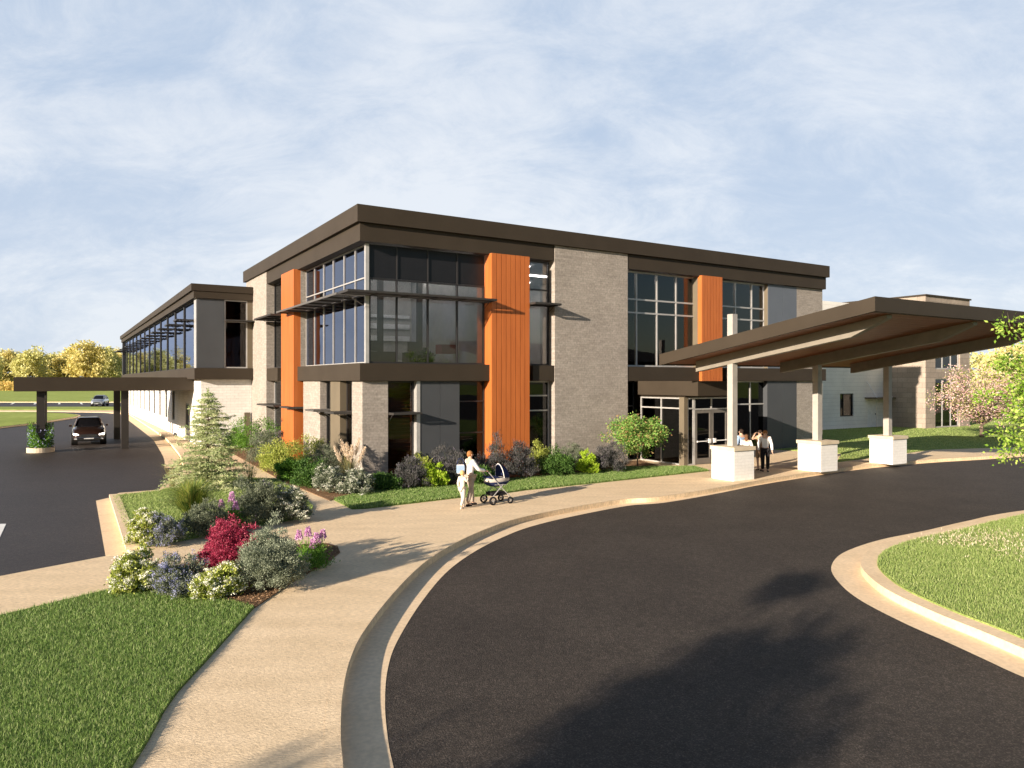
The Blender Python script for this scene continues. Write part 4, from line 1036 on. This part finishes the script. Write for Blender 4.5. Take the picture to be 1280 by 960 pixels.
stemtubes((0, 0, .25), [tuple(c) for c in C[:10]], .008).build('stems', M['stem'], ip)
# round planter at the carport post
X, Y = W(-10.63, 21.15)[:2]
pl = empty('round_planter', 'round pale kerbed planter full of tall green plants round the carport post', 'planter', (X, Y, -.15))
MB().lathe([(.66, 0), (.66, .26), (.56, .26), (.56, .16), (.25, .16)], n=28).build('kerb_ring', M['stone_cap'], pl)
MB().lathe([(.55, .165), (.55, .18), (.25, .18)], n=20).build('soil', M['mulch'], pl)
n = 4200; a = rng.uniform(0, 6.28, n); r = rng.uniform(.27, .6, n); P = np.stack([np.cos(a) * r, np.sin(a) * r, rng.uniform(.2, 1.0, n) * (1.1 + .5 * np.sin(a * 2))], 1)
link('foliage', raw_mesh('foliage', leaf_verts(P, np.array([0, 0, .8]) + rng.normal(size=P.shape) * .6, .13, .035), 4), M['f_bright'], pl)
n = 260; a = rng.uniform(0, 6.28, n); P = np.stack([np.cos(a) * .58, np.sin(a) * .58, rng.uniform(.3, 1.3, n)], 1)
e = link('blossoms', raw_mesh('blossoms', leaf_verts(P, rng.normal(size=P.shape), .07, .06), 4), M['p_blue'], pl); e['kind'] = 'stuff'
# ------------------------------------------------------------------ people
def skin_mesh(verts, edges, radii, sub=2, root=0):
    me = bpy.data.meshes.new('tmp'); me.from_pydata([tuple(v) for v in verts], edges, [])
    o = bpy.data.objects.new('tmp', me); COL.objects.link(o)
    o.modifiers.new('s', 'SKIN').use_smooth_shade = True
    sv = me.skin_vertices[0].data
    for i, r in enumerate(radii):
        sv[i].radius = (r, r) if isinstance(r, (int, float)) else r; sv[i].use_root = (i == root)
    sm = o.modifiers.new('u', 'SUBSURF'); sm.levels = sub; sm.render_levels = sub
    dg = bpy.context.evaluated_depsgraph_get(); dg.update()
    out = bpy.data.meshes.new_from_object(o.evaluated_get(dg)); bpy.data.objects.remove(o); bpy.data.meshes.remove(me)
    return out
def ball(c, r, n=10, sc=(1, 1, 1)):
    bm = bmesh.new(); bmesh.ops.create_uvsphere(bm, u_segments=n, v_segments=n, radius=r)
    for v in bm.verts: v.co = Vector((v.co.x * sc[0], v.co.y * sc[1], v.co.z * sc[2])) + Vector(c)
    me = bpy.data.meshes.new('b'); bm.to_mesh(me); bm.free(); return me
def join(name, mats_meshes, parent):
    """mats_meshes: list of (mesh, material)"""
    bm = bmesh.new(); mats = []
    for me, m in mats_meshes:
        if m not in mats: mats.append(m)
        n0 = len(bm.faces); bm.from_mesh(me); bm.faces.ensure_lookup_table()
        for f in bm.faces[n0:]: f.material_index = mats.index(m); f.smooth = True
        bpy.data.meshes.remove(me)
    out = bpy.data.meshes.new(name); bm.to_mesh(out); bm.free()
    for m in mats: out.materials.append(m)
    return link(name, out, None, parent)
M['skin'] = flat('skin', (0.56, 0.36, 0.26), 0.6); M['skin_dark'] = flat('lips_and_eyes', (0.08, 0.04, 0.03), 0.5)
def clothm(n, c): M[n] = noisy(n, tuple(x * .88 for x in c), c, 9, .9, .3, 30, spec=.15); return M[n]
for n_, c_ in dict(c_white=(.74, .72, .70), c_cream=(.66, .60, .50), c_khaki=(.36, .30, .25), c_beige=(.55, .50, .44), c_navy=(.02, .03, .09), c_black=(.015, .014, .016), c_blue=(.30, .42, .60), c_tan=(.35, .24, .15), hair_brown=(.14, .07, .035), hair_dark=(.035, .022, .016), hair_blond=(.62, .42, .18), hair_ginger=(.32, .14, .05)).items(): clothm(n_, c_)
def person(label, loc, rz, ht=1.7, top='c_white', bottom='c_khaki', hair='hair_brown', arms=None, stride=.18, sleeves='long', skirt=False, bag=None, longhair=False, shorts=False, group=None, child=False):
    """local: faces +y, x to the right; arms: dict L/R -> (elbow, hand) in units of 1.7 m height"""
    o = empty('person', label, 'person', loc, rz, group)
    k = ht / 1.7; hs = 1.22 if child else 1.0
    arms = arms or {}
    aL = arms.get('L', ((-.25, -.03, 1.10), (-.26, .07, .86))); aR = arms.get('R', ((.25, -.03, 1.10), (.26, .07, .86)))
    s = stride
    J = dict(pel=(0, 0, .93), wai=(0, .0, 1.05), che=(0, .01, 1.24), shc=(0, -.005, 1.38), nk=(0, .0, 1.46), hd=(0, .015, 1.555), cr=(0, .01, 1.635),
             sL=(-.17, 0, 1.37), sR=(.17, 0, 1.37), eL=aL[0], eR=aR[0], wL=aL[1], wR=aR[1],
             hL=(-.09, 0, .88), hR=(.09, 0, .88), kL=(-.095, s * .55 + .03, .48), kR=(.095, -s * .35 + .03, .48), aL=(-.095, s, .085), aR=(.095, -s, .085 + (.05 if s > .1 else 0)), tL=(-.10, s + .15, .03), tR=(.10, -s + .14, .03))
    rad = dict(pel=(.135, .105), wai=(.115, .09), che=(.145, .10), shc=(.11, .085), nk=.052, hd=(.078 * hs, .092 * hs), cr=(.06 * hs, .07 * hs), sL=.062, sR=.062, eL=.041, eR=.041, wL=.027, wR=.027, hL=.088, hR=.088, kL=.058, kR=.058, aL=.038, aR=.038, tL=(.036, .024), tR=(.036, .024))
    E = [('pel', 'wai'), ('wai', 'che'), ('che', 'shc'), ('shc', 'nk'), ('nk', 'hd'), ('hd', 'cr'), ('shc', 'sL'), ('shc', 'sR'), ('sL', 'eL'), ('sR', 'eR'), ('eL', 'wL'), ('eR', 'wR'), ('pel', 'hL'), ('pel', 'hR'), ('hL', 'kL'), ('hR', 'kR'), ('kL', 'aL'), ('kR', 'aR'), ('aL', 'tL'), ('aR', 'tR')]
    names = list(J)
    def chain(keys, grow=0.0, over=None, taper=None):
        ks = [n for n in names if n in keys]; ed = [(ks.index(a), ks.index(b)) for a, b in E if a in ks and b in ks]
        vs = [tuple(np.array((over or {}).get(n, J[n])) * k) for n in ks]
        rr = []
        for n in ks:
            r = (taper or {}).get(n, rad[n]); r = r if isinstance(r, tuple) else (r, r)
            rr.append(((r[0] + grow) * k, (r[1] + grow) * k))
        return skin_mesh(vs, ed, rr, 2, 0)
    body = [(chain(names), M['skin'])]
    hd = np.array(J['hd']) * k
    body += [(ball(hd + np.array((0, .098, -.005)) * k * hs, .016 * k, 8, (1, 1.3, 1.2)), M['skin'])]
    for sx in (-1, 1):
        body += [(ball(hd + np.array((sx * .032, .083, .018)) * k * hs, .010 * k, 8), M['skin_dark']), (ball(hd + np.array((sx * .083, 0, 0)) * k * hs, .022 * k, 8, (.4, .8, 1.2)), M['skin'])]
    body += [(ball(hd + np.array((0, .085, -.045)) * k * hs, .018 * k, 8, (1.3, .35, .3)), M['skin_dark'])]
    # hands: palm and five fingers
    for side, sx in (('L', -1), ('R', 1)):
        w_ = np.array(J['w' + side]) * k; e_ = np.array(J['e' + side]) * k; d = (w_ - e_) / np.linalg.norm(w_ - e_)
        sd = np.cross(d, (0, 0, 1.)) if abs(d[2]) < .8 else np.cross(d, (1., 0, 0)); sd /= np.linalg.norm(sd); up = np.cross(sd, d)
        vs = [w_ - d * .01 * k, w_ + d * .045 * k, w_ + d * .085 * k]; ed = [(0, 1), (1, 2)]; rr = [.022 * k, (.034 * k, .016 * k), (.036 * k, .013 * k)]
        body.append((skin_mesh(vs, ed, rr, 1, 0), M['skin']))
        for fi, (off_, ln) in enumerate(((-.028, .06), (-.009, .07), (.010, .066), (.028, .052))):
            b0 = w_ + d * .085 * k + sd * off_ * k; b1 = b0 + d * ln * .5 * k - up * .008 * k; b2 = b1 + d * ln * .4 * k - up * .022 * k
            body.append((skin_mesh([b0 - d * .02 * k, b0, b1, b2], [(0, 1), (1, 2), (2, 3)], [.008 * k, .009 * k, .008 * k, .006 * k], 1, 0), M['skin']))
        b0 = w_ + d * .03 * k + sd * .03 * k; body.append((skin_mesh([b0, b0 + sd * .025 * k + d * .02 * k, b0 + sd * .03 * k + d * .05 * k - up * .01 * k], [(0, 1), (1, 2)], [.011 * k, .01 * k, .007 * k], 1, 0), M['skin']))
    join('body', body, o)
    tk = ['pel', 'wai', 'che', 'shc', 'sL', 'sR']
    tk += ['eL', 'eR'] + (['wL', 'wR'] if sleeves == 'long' else [])
    ov = {}
    if sleeves == 'short':
        for q in 'LR': ov['e' + q] = tuple(np.array(J['s' + q]) * .35 + np.array(J['e' + q]) * .65)
    join('shirt', [(chain(tk, .014, ov, dict(pel=(.14, .11), eL=.050, eR=.050, wL=.036, wR=.036)), M[top])], o)
    if skirt: pass
    bk = ['pel', 'hL', 'hR', 'kL', 'kR'] + ([] if shorts else ['aL', 'aR'])
    join('trousers', [(chain(bk, .014, None, dict(kL=.068, kR=.068, aL=.056, aR=.056)), M[bottom])], o)
    for q in 'LR':
        a = np.array(J['a' + q]) * k; t = np.array(J['t' + q]) * k
        a2 = a.copy(); a2[2] = t[2] + .015 * k
        join('shoe', [(skin_mesh([a2 + (0, -.05 * k, 0), a2, (a2 + t) / 2, t + (0, .015 * k, 0)], [(0, 1), (1, 2), (2, 3)], [(.036 * k, .036 * k), (.045 * k, .045 * k), (.046 * k, .038 * k), (.036 * k, .026 * k)], 1, 1), M['c_black' if not child else 'c_cream'])], o)
    hm = [(ball(hd + np.array((0, -.018, .028)) * k * hs, .098 * k * hs, 14, (.92, 1.0, .98)), M[hair])]
    if longhair: hm.append((ball(hd + np.array((0, -.06, -.09)) * k, .085 * k, 12, (.95, .6, 1.5)), M[hair]))
    else: hm.append((ball(hd + np.array((0, -.075, -.01)) * k, .05 * k, 10, (1.1, .8, 1)), M[hair]))
    join('hair', hm, o)
    return o
# woman with child pushing a stroller towards the right
heading = math.atan2(0.55, 0.84)      # along the walk
wx, wy = g(587.5, 632.5)
dirw = Vector((math.cos(heading), math.sin(heading)))
rzw = heading - math.pi / 2
person('woman in white shirt and grey brown trousers pushing a stroller', (wx, wy, 0), rzw, 1.68, 'c_white', 'c_khaki', 'hair_ginger', {'L': ((-.24, .16, 1.12), (-.2, .42, 1.06)), 'R': ((.24, .16, 1.12), (.2, .42, 1.06))}, .14)
wc = g(578, 635.5)
person('small child in pale clothes walking beside the woman with the stroller', (wc[0], wc[1], 0), rzw + .25, 1.12, 'c_cream', 'c_beige', 'hair_blond', {'R': ((.24, .05, 1.2), (.22, .12, 1.38))}, .16, child=True)
# shoulder bag on the woman
bx, by = wx - .28, wy - .06
bg_ = empty('shoulder_bag', 'white and blue shoulder bag hanging at the woman\'s back', 'bag', (bx, by, .98), rzw + 1.2)
MB().box(-.11, .11, -.05, .05, 0, .27).build('bag_body', M['c_white'], bg_, bevel=.03)
MB().box(-.113, .113, -.053, .053, .02, .25).build('bag_panel', M['c_blue'], bg_, bevel=.005)
m = MB(); pr = None
for i in range(9):
    t = math.pi * i / 8; p = (math.cos(t) * .10, 0, .26 + math.sin(t) * .20)
    if pr: m.tube(pr, p, .011, n=6)
    pr = p
m.build('strap', M['c_navy'], bg_)
# stroller (local +x forward)
def stroller(loc, rz):
    o = empty('stroller', 'baby stroller with navy hood and grey carrycot on the front walk', 'stroller', loc, rz)
    fm = MB()
    for y in (-.22, .22):
        fm.tube((-.42, y * .95, 1.0), (.12, y, .42), .014).tube((.12, y, .42), (.36, y, .20), .014).tube((.10, y, .60), (-.34, y, .18), .014).tube((-.2, y, .60), (.2, y, .58), .012).tube((.05, y, .45), (.05, -y, .45), .012)
    fm.tube((-.34, -.24, .17), (-.34, .24, .17), .012).tube((.36, -.24, .17), (.36, .24, .17), .012)
    fm.build('frame', M['silver'], o)
    MB().tube((-.43, -.22, 1.01), (-.43, .22, 1.01), .018).build('handle', M['c_black'], o)
    # carrycot
    bm = bmesh.new(); bmesh.ops.create_uvsphere(bm, u_segments=24, v_segments=14, radius=1)
    for v in bm.verts:
        z = v.co.z; x = v.co.x * .44; y = v.co.y * .22
        if z > 0: v.co = (x * (1 + .05 * z), y * (1 + .05 * z), .72 + min(z, .28) * .25)
        else: v.co = (x, y, .72 + z * .2)
    me = bpy.data.meshes.new('carrycot'); bm.to_mesh(me); bm.free()
    me.polygons.foreach_set('use_smooth', [True] * len(me.polygons))
    link('carrycot', me, M['c_beige'], o)
    bm = bmesh.new(); bmesh.ops.create_uvsphere(bm, u_segments=24, v_segments=14, radius=1)
    for v in bm.verts:
        z = min(v.co.z, -.15); v.co = (v.co.x * .455, v.co.y * .235, .70 + z * .19)
    me = bpy.data.meshes.new('carrycot_base'); bm.to_mesh(me); bm.free(); link('carrycot_base', me, M['c_navy'], o)
    MB().box(-.40, -.02, -.21, .21, .80, .835).build('apron', M['c_navy'], o, bevel=.014)
    # hood: quarter shell with ribs
    m = MB(); na, nr = 10, 12
    for i in range(na + 1):
        el = math.pi * .52 * i / na
        for j in range(nr + 1):
            a = math.pi * j / nr
            rr = 1 + (.02 if i % 3 == 0 else 0)
            x0 = .12; c_, s_ = math.cos(el), math.sin(el)
            m.v.append((x0 + .32 * c_ * math.sin(a) * rr - .06 * s_ * math.sin(a), -.235 * math.cos(a) * rr, .79 + .40 * s_ * math.sin(a) * rr))
    for i in range(na):
        for j in range(nr):
            b = i * (nr + 1) + j; m.f.append((b, b + 1, b + nr + 2, b + nr + 1)); m.m.append(0)
    h_ = m.build('hood', M['c_navy'], o, smooth=True); sd = h_.modifiers.new('thick', 'SOLIDIFY'); sd.thickness = .012
    m = MB(); pr = None
    for j in range(nr + 1):
        a = math.pi * j / nr; p = (.12 - .06 * math.sin(a), -.245 * math.cos(a), .79 + .415 * math.sin(a))
        if pr: m.tube(pr, p, .012, n=6)
        pr = p
    m.build('hood_trim', M['c_white'], o)
    MB().box(-.28, .26, -.19, .19, .26, .36).build('basket', M['c_black'], o, bevel=.02)
    for x, r in ((-.30, .13), (.32, .105)):
        for y in (-.27, .27):
            wm = MB(); prf = [(r * .68, -.03), (r * .93, -.03), (r, -.015), (r, .015), (r * .93, .03), (r * .68, .03)]
            n = 24; b = 0
            for q, (rr, w_) in enumerate(prf):
                for i in range(n): t = 6.28318 * i / n; wm.v.append((x + rr * math.cos(t), y + w_, r + rr * math.sin(t)))
            for q in range(len(prf)):
                q2 = (q + 1) % len(prf)
                for i in range(n): i2 = (i + 1) % n; wm.f.append((q * n + i, q * n + i2, q2 * n + i2, q2 * n + i)); wm.m.append(0)
            wh = wm.build('wheel', M['c_black'], o, smooth=True)
            sp_ = MB().tube((x, y - .03, r), (x, y + .03, r), .03, n=10)
            for i in range(5): t = 6.283 * i / 5; sp_.tube((x, y, r), (x + math.cos(t) * r * .7, y, r + math.sin(t) * r * .7), .010, n=5)
            sp_.build('rim', M['silver'], wh)
    return o
sx_, sy_ = g(625, 625)
stroller((wx + dirw.x * .92 + .02, wy + dirw.y * .92, 0), heading)
# group under the canopy
for i, (x, y, lb, rz, ht, kw) in enumerate([
    (926.5, 588, 'dark haired man in a pale blue shirt standing behind the nearest pier', .5, 1.76, dict(top='c_blue', bottom='c_navy', hair='hair_dark')),
    (933, 590.5, 'person in a white top with dark sleeves behind the nearest pier', -.3, 1.58, dict(top='c_white', bottom='c_navy', hair='hair_brown', longhair=True)),
    (950, 588, 'woman in tan top and shorts raising an arm right of the nearest pier', 2.4, 1.72, dict(top='c_tan', bottom='c_tan', hair='hair_dark', shorts=True, sleeves='short', arms={'R': ((.30, .10, 1.28), (.16, .16, 1.48))})),
    (956.5, 589.5, 'woman in a white top and black trousers right of the nearest pier', 2.9, 1.74, dict(top='c_white', bottom='c_black', hair='hair_ginger', longhair=True))]):
    p = g(x, y); person(lb, (p[0], p[1], 0), rz, ht, stride=.03, group='people talking under the canopy', **kw)
# ------------------------------------------------------------------ cars
M['tyre'] = flat('tyre', (0.015, 0.015, 0.015), 0.8); M['chrome'] = flat('chrome', (0.6, 0.6, 0.6), 0.15, 1.0)
M['car_glass'] = flat('car_glass', (0.008, 0.008, 0.010), 0.05, spec=.8)
M['car_dark'] = flat('car_paint_dark', (0.035, 0.018, 0.014), 0.28, .3, coat=1.0)
M['car_silver'] = flat('car_paint_silver', (0.34, 0.37, 0.42), 0.3, .6, coat=1.0)
M['car_blue'] = flat('car_paint_blue', (0.03, 0.08, 0.28), 0.3, .3, coat=1.0)
M['lamp_on'] = flat('lamp_on', (0.9, 0.9, 0.85), 0.2, emit=(1, .93, .82), es=5.0)
M['lamp_off'] = flat('lamp_lens', (0.6, 0.62, 0.65), 0.1)
M['plastic'] = flat('black_plastic', (0.012, 0.012, 0.012), 0.5)
def loft(name, st, prof, mat, parent, sub=1):
    """st: list of x stations with profile function -> list of (y,z) half points bottom->top; mirrored"""
    v = []; f = []; n = None
    for x in st:
        h = prof(x); ring = [(x, -y, z) for y, z in h] + [(x, y, z) for y, z in h[::-1]]
        n = len(ring); v += ring
    for i in range(len(st) - 1):
        for j in range(n):
            k = (j + 1) % n; f.append((i * n + j, i * n + k, (i + 1) * n + k, (i + 1) * n + j))
    f.append(tuple(range(n))[::-1]); f.append(tuple((len(st) - 1) * n + j for j in range(n)))
    me = bpy.data.meshes.new(name); me.from_pydata(v, [], f); bm = bmesh.new(); bm.from_mesh(me); bmesh.ops.recalc_face_normals(bm, faces=bm.faces); bm.to_mesh(me); bm.free()
    me.polygons.foreach_set('use_smooth', [True] * len(me.polygons)); o = link(name, me, mat, parent)
    if sub: s_ = o.modifiers.new('s', 'SUBSURF'); s_.levels = sub; s_.render_levels = sub
    return o
def car(label, loc, rz, paint, lit=False, group=None, ht=1.0):
    o = empty('parked_car', label, 'car', loc, rz, group)
    L = 4.5
    xs = [-2.25, -2.2, -2.0, -1.5, -.8, 0, .7, 1.2, 1.7, 2.05, 2.2, 2.26]
    wd = np.interp
    def body(x):
        w_ = wd(x, [-2.26, -2.1, -1.6, 0, 1.5, 2.0, 2.2, 2.27], [.72, .84, .90, .92, .91, .85, .72, .55])
        top = wd(x, [-2.26, -2.1, -1.8, -.9, 0.9, 1.1, 1.9, 2.15, 2.27], [.72, .98, 1.02, 1.0, .98, .98, .84, .74, .58]) * ht
        bot = wd(x, [-2.27, -2.0, -1.5, 1.5, 2.0, 2.27], [.42, .26, .2, .2, .24, .34])
        mid = (bot + top) / 2
        return [(0, bot), (w_ * .86, bot), (w_ * .98, bot + .1), (w_, mid), (w_ * .98, top - .12), (w_ * .88, top - .03), (w_ * .45, top + .02), (0, top + .03)]
    loft('body', xs, body, M[paint], o, 1)
    def cab(x, g_=0.0):
        top = wd(x, [-1.95, -1.3, -.6, 0, .35, 1.12], [1.02, 1.42, 1.47, 1.46, 1.42, .97]) * ht + g_
        low = .96 * ht
        wb = .82; wt = wd(x, [-1.95, -1.2, .3, 1.12], [.70, .60, .60, .74])
        return [(0, low), (wb, low), (wb - (wb - wt) * .55, low + (top - low) * .55), (wt, max(low + .01, top - .05)), (wt * .8, top), (0, top + .015)]
    loft('windows', [-1.95, -1.6, -1.25, -.6, 0, .35, .75, 1.12], cab, M['car_glass'], o, 1)
    m = MB()   # roof skin and pillars
    for a, b in ((-1.3, -.6), (-.6, 0), (0, .32)):
        za, zb = [wd(q, [-1.95, -1.3, -.6, 0, .35, 1.12], [1.02, 1.42, 1.47, 1.46, 1.42, .97]) * ht + .022 for q in (a, b)]
        k = len(m.v); m.v += [(a, -.60, za - .05), (a, -.45, za), (a, .45, za), (a, .60, za - .05), (b, -.60, zb - .05), (b, -.45, zb), (b, .45, zb), (b, .60, zb - .05)]
        for j in range(3): m.f.append((k + j, k + j + 1, k + 5 + j, k + 4 + j)); m.m.append(0)
    r_ = m.build('roof', M[paint], o, smooth=True); sd = r_.modifiers.new('t', 'SOLIDIFY'); sd.thickness = .03
    for s_ in (-1, 1):
        MB().tube((1.12, s_ * .74, .98 * ht), (.33, s_ * .60, 1.42 * ht), .03, .028, 6).build('pillar', M[paint], o)
        MB().tube((-.1, s_ * .80, .98 * ht), (-.12, s_ * .62, 1.42 * ht), .025, .025, 6).build('pillar', M[paint], o)
        MB().tube((-1.9, s_ * .76, 1.0 * ht), (-1.25, s_ * .60, 1.41 * ht), .05, .035, 6).build('pillar', M[paint], o)
        mr = MB().box(.78, .92, s_ * .90, s_ * 1.06, .98 * ht, 1.10 * ht).build('mirror', M[paint], o, bevel=.03)
        hl = MB(); hl.v = [(2.06, s_ * .80, .72), (2.20, s_ * .54, .67), (2.20, s_ * .54, .61), (2.10, s_ * .78, .64), (2.12, s_ * .83, .73), (2.25, s_ * .54, .68), (2.255, s_ * .54, .61), (2.16, s_ * .81, .64)]
        hl.f = [(0, 1, 2, 3), (4, 5, 6, 7), (0, 1, 5, 4), (1, 2, 6, 5), (2, 3, 7, 6), (3, 0, 4, 7)]; hl.m = [0] * 6
        hl.build('headlight', M['lamp_on' if lit else 'lamp_off'], o, bevel=.01)
        MB().box(2.17, 2.24, s_ * .62, s_ * .76, .36, .43).build('fog_lamp', M['lamp_off'], o, bevel=.01)
        MB().box(-2.26, -2.12, s_ * .55, s_ * .80, .72, .86).build('tail_lamp', flat('tail_lamp', (.4, .01, .01), .2) if 'tl' not in M else M['tl'], o, bevel=.02)
        for x in (-1.38, 1.38):
            w = MB(); r = .335
            prf = [(r * .62, -.10), (r * .95, -.10), (r, -.07), (r, .07), (r * .95, .10), (r * .62, .10)]; n = 28
            for rr, ww in prf:
                for i in range(n): t = 6.28318 * i / n; w.v.append((x + rr * math.cos(t), s_ * .84 + ww, r + rr * math.sin(t)))
            for q in range(len(prf)):
                q2 = (q + 1) % len(prf)
                for i in range(n): i2 = (i + 1) % n; w.f.append((q * n + i, q * n + i2, q2 * n + i2, q2 * n + i)); w.m.append(0)
            wh = w.build('wheel', M['tyre'], o, smooth=True)
            rm = MB().tube((x, s_ * .90, r), (x, s_ * .93, r), .05, n=10)
            for i in range(7): t = 6.283 * i / 7; rm.tube((x, s_ * .905, r), (x + math.cos(t) * r * .64, s_ * .905, r + math.sin(t) * r * .64), .022, .018, n=6)
            rm.build('rim', M['chrome'], wh)
            MB().tube((x, s_ * .60, r + .02), (x, s_ * .918, r + .02), .39, n=28).build('wheel_arch', M['plastic'], o)
    gr = MB().box(2.19, 2.262, -.44, .44, .50, .66).build('grille', M['plastic'], o, bevel=.015)
    sl_ = MB()
    for z in (.53, .575, .62): sl_.box(2.255, 2.27, -.42, .42, z, z + .014)
    sl_.build('grille_bar', M['chrome'], gr)
    MB().box(2.18, 2.268, -.62, .62, .30, .42).build('air_intake', M['plastic'], o, bevel=.02)
    MB().box(2.24, 2.285, -.7, .7, .455, .485).build('bumper_trim', M['chrome'], o, bevel=.01)
    MB().box(2.262, 2.28, -.26, .26, .39, .44).build('number_plate', M['white'], o)
    return o
M['tl'] = flat('tail_lamp', (.4, .01, .01), .2)
X, Y = g(110.5, 556, -.15)
c_ = car('dark brown car with lit headlights driving under the carport', (X - .9, Y + 1.6, -.15), math.atan2(-.86, .50), 'car_dark', True, ht=1.1)
X, Y = g(125, 507.5, -.15)
car('silver grey car parked beyond the far path', (X, Y, -.15), math.atan2(-.95, .30), 'car_silver', ht=1.15)
X, Y = g(1287, 521, -.15)
car('blue car half hidden behind leaves at the right edge', (X, Y, 0.03), 2.6, 'car_blue')

# ------------------------------------------------------------------ world, sun, camera
w = bpy.data.worlds.new('World'); scene.world = w; w.use_nodes = True
nt = w.node_tree; bg = nt.nodes['Background']
sky = N(nt, 'ShaderNodeTexSky', sky_type='NISHITA'); sky.sun_disc = False
sky.sun_elevation = SEL
sun_dir = Vector((-math.sin(SAZ) * math.cos(SEL), -math.cos(SAZ) * math.cos(SEL), math.sin(SEL)))
sky.sun_rotation = math.atan2(sun_dir.x, sun_dir.y)
sky.air_density = 1.0; sky.dust_density = 0.6; sky.ozone_density = 2.0
tc = N(nt, 'ShaderNodeTexCoord'); sp = N(nt, 'ShaderNodeSeparateXYZ'); nt.links.new(tc.outputs['Generated'], sp.inputs[0])
def mth(op, a, b=None, c=None):
    n = N(nt, 'ShaderNodeMath', operation=op)
    for i, x in enumerate((a, b, c)):
        if x is None: continue
        if isinstance(x, (int, float)): n.inputs[i].default_value = x
        else: nt.links.new(x, n.inputs[i])
    return n.outputs[0]
zc_ = mth('MAXIMUM', sp.outputs[2], 0.0)
zz = mth('ADD', zc_, 0.55)
cxx = mth('DIVIDE', sp.outputs[0], zz); cyy = mth('DIVIDE', sp.outputs[1], zz)
cb = N(nt, 'ShaderNodeCombineXYZ'); nt.links.new(cxx, cb.inputs[0]); nt.links.new(cyy, cb.inputs[1])
def cloudnoise(sc, det, ro, rot, stretch, loc, dist=0.4):
    mp = N(nt, 'ShaderNodeMapping'); mp.inputs['Rotation'].default_value = (0, 0, R(rot)); mp.inputs['Scale'].default_value = (*stretch, 1); mp.inputs['Location'].default_value = loc
    nt.links.new(cb.outputs[0], mp.inputs[0])
    n = N(nt, 'ShaderNodeTexNoise'); n.inputs['Scale'].default_value = sc; n.inputs['Detail'].default_value = det; n.inputs['Roughness'].default_value = ro; n.inputs['Distortion'].default_value = dist
    nt.links.new(mp.outputs[0], n.inputs['Vector']); return n.outputs['Fac']
ca = cloudnoise(1.5, 9, 0.6, -40, (0.95, 1.15), (3.3, 0.4, 0))
cb2 = cloudnoise(6.0, 10, 0.7, 38, (0.75, 1.25), (1.1, 5.2, 0), 0.5)
mixn = mth('ADD', mth('MULTIPLY', ca, 0.56), mth('MULTIPLY', cb2, 0.44))
cr = ramp(nt, [(0.37, (0, 0, 0)), (0.64, (1, 1, 1))]); cr.color_ramp.interpolation = 'EASE'
nt.links.new(mixn, cr.inputs[0])
haze = mth('MAXIMUM', mth('SUBTRACT', 1.0, mth('MULTIPLY', zc_, 3.0)), 0.0)
# the thin cloud sheet lies ahead; overhead and behind, the sky is clear
def smooth(x, lo, hi):
    n = N(nt, 'ShaderNodeMapRange', interpolation_type='SMOOTHSTEP'); nt.links.new(x, n.inputs[0]) 
    n.inputs[1].default_value = lo; n.inputs[2].default_value = hi; n.inputs[3].default_value = 0.0; n.inputs[4].default_value = 1.0
    return n.outputs[0]
ahead = mth('MULTIPLY', smooth(sp.outputs[1], -0.35, 0.35), mth('SUBTRACT', 1.0, smooth(zc_, 0.50, 0.72)))
cloudf = mth('MULTIPLY', 0.93, ahead)
mixc = N(nt, 'ShaderNodeMix', data_type='RGBA'); nt.links.new(cloudf, mixc.inputs[0])
nt.links.new(sky.outputs[0], mixc.inputs[6]); 
tone = N(nt, 'ShaderNodeMix', data_type='RGBA'); tone.inputs[6].default_value = (4.2, 5.15, 6.6, 1); tone.inputs[7].default_value = (6.9, 7.3, 7.9, 1)
nt.links.new(mth('MINIMUM', mth('ADD', cr.outputs[0], mth('MULTIPLY', haze, 0.45)), 1.0), tone.inputs[0]); nt.links.new(tone.outputs[2], mixc.inputs[7])
nt.links.new(mixc.outputs[2], bg.inputs[0]); bg.inputs[1].default_value = 0.05
sl = bpy.data.lights.new('sun', 'SUN'); sl.energy = 4.6; sl.angle = R(0.53); sl.color = (1.0, 0.855, 0.69)
so = bpy.data.objects.new('sun', sl); COL.objects.link(so)
so.rotation_euler = (-sun_dir).to_track_quat('-Z', 'Y').to_euler(); so.location = (-30, -30, 30)
cam = bpy.data.cameras.new('camera'); co = bpy.data.objects.new('camera', cam); COL.objects.link(co)
co.location = (0, 0, H); co.rotation_euler = (R(90), 0, 0)
cam.sensor_fit = 'HORIZONTAL'; cam.sensor_width = 36; cam.lens = F / 1280 * 36
cam.shift_y = -(480 - HY) / 1280.0 * 1.0
cam.clip_end = 4000; cam.clip_start = 0.1
scene.camera = co
scene.view_settings.view_transform = 'Standard'; scene.view_settings.look = 'None'; scene.view_settings.gamma = 1
scene.view_settings.exposure = 1.3
scene.render.engine = 'CYCLES'
scene.cycles.use_denoising = True
scene.cycles.max_bounces = 6; scene.cycles.transparent_max_bounces = 12; scene.cycles.caustics_reflective = False; scene.cycles.caustics_refractive = False
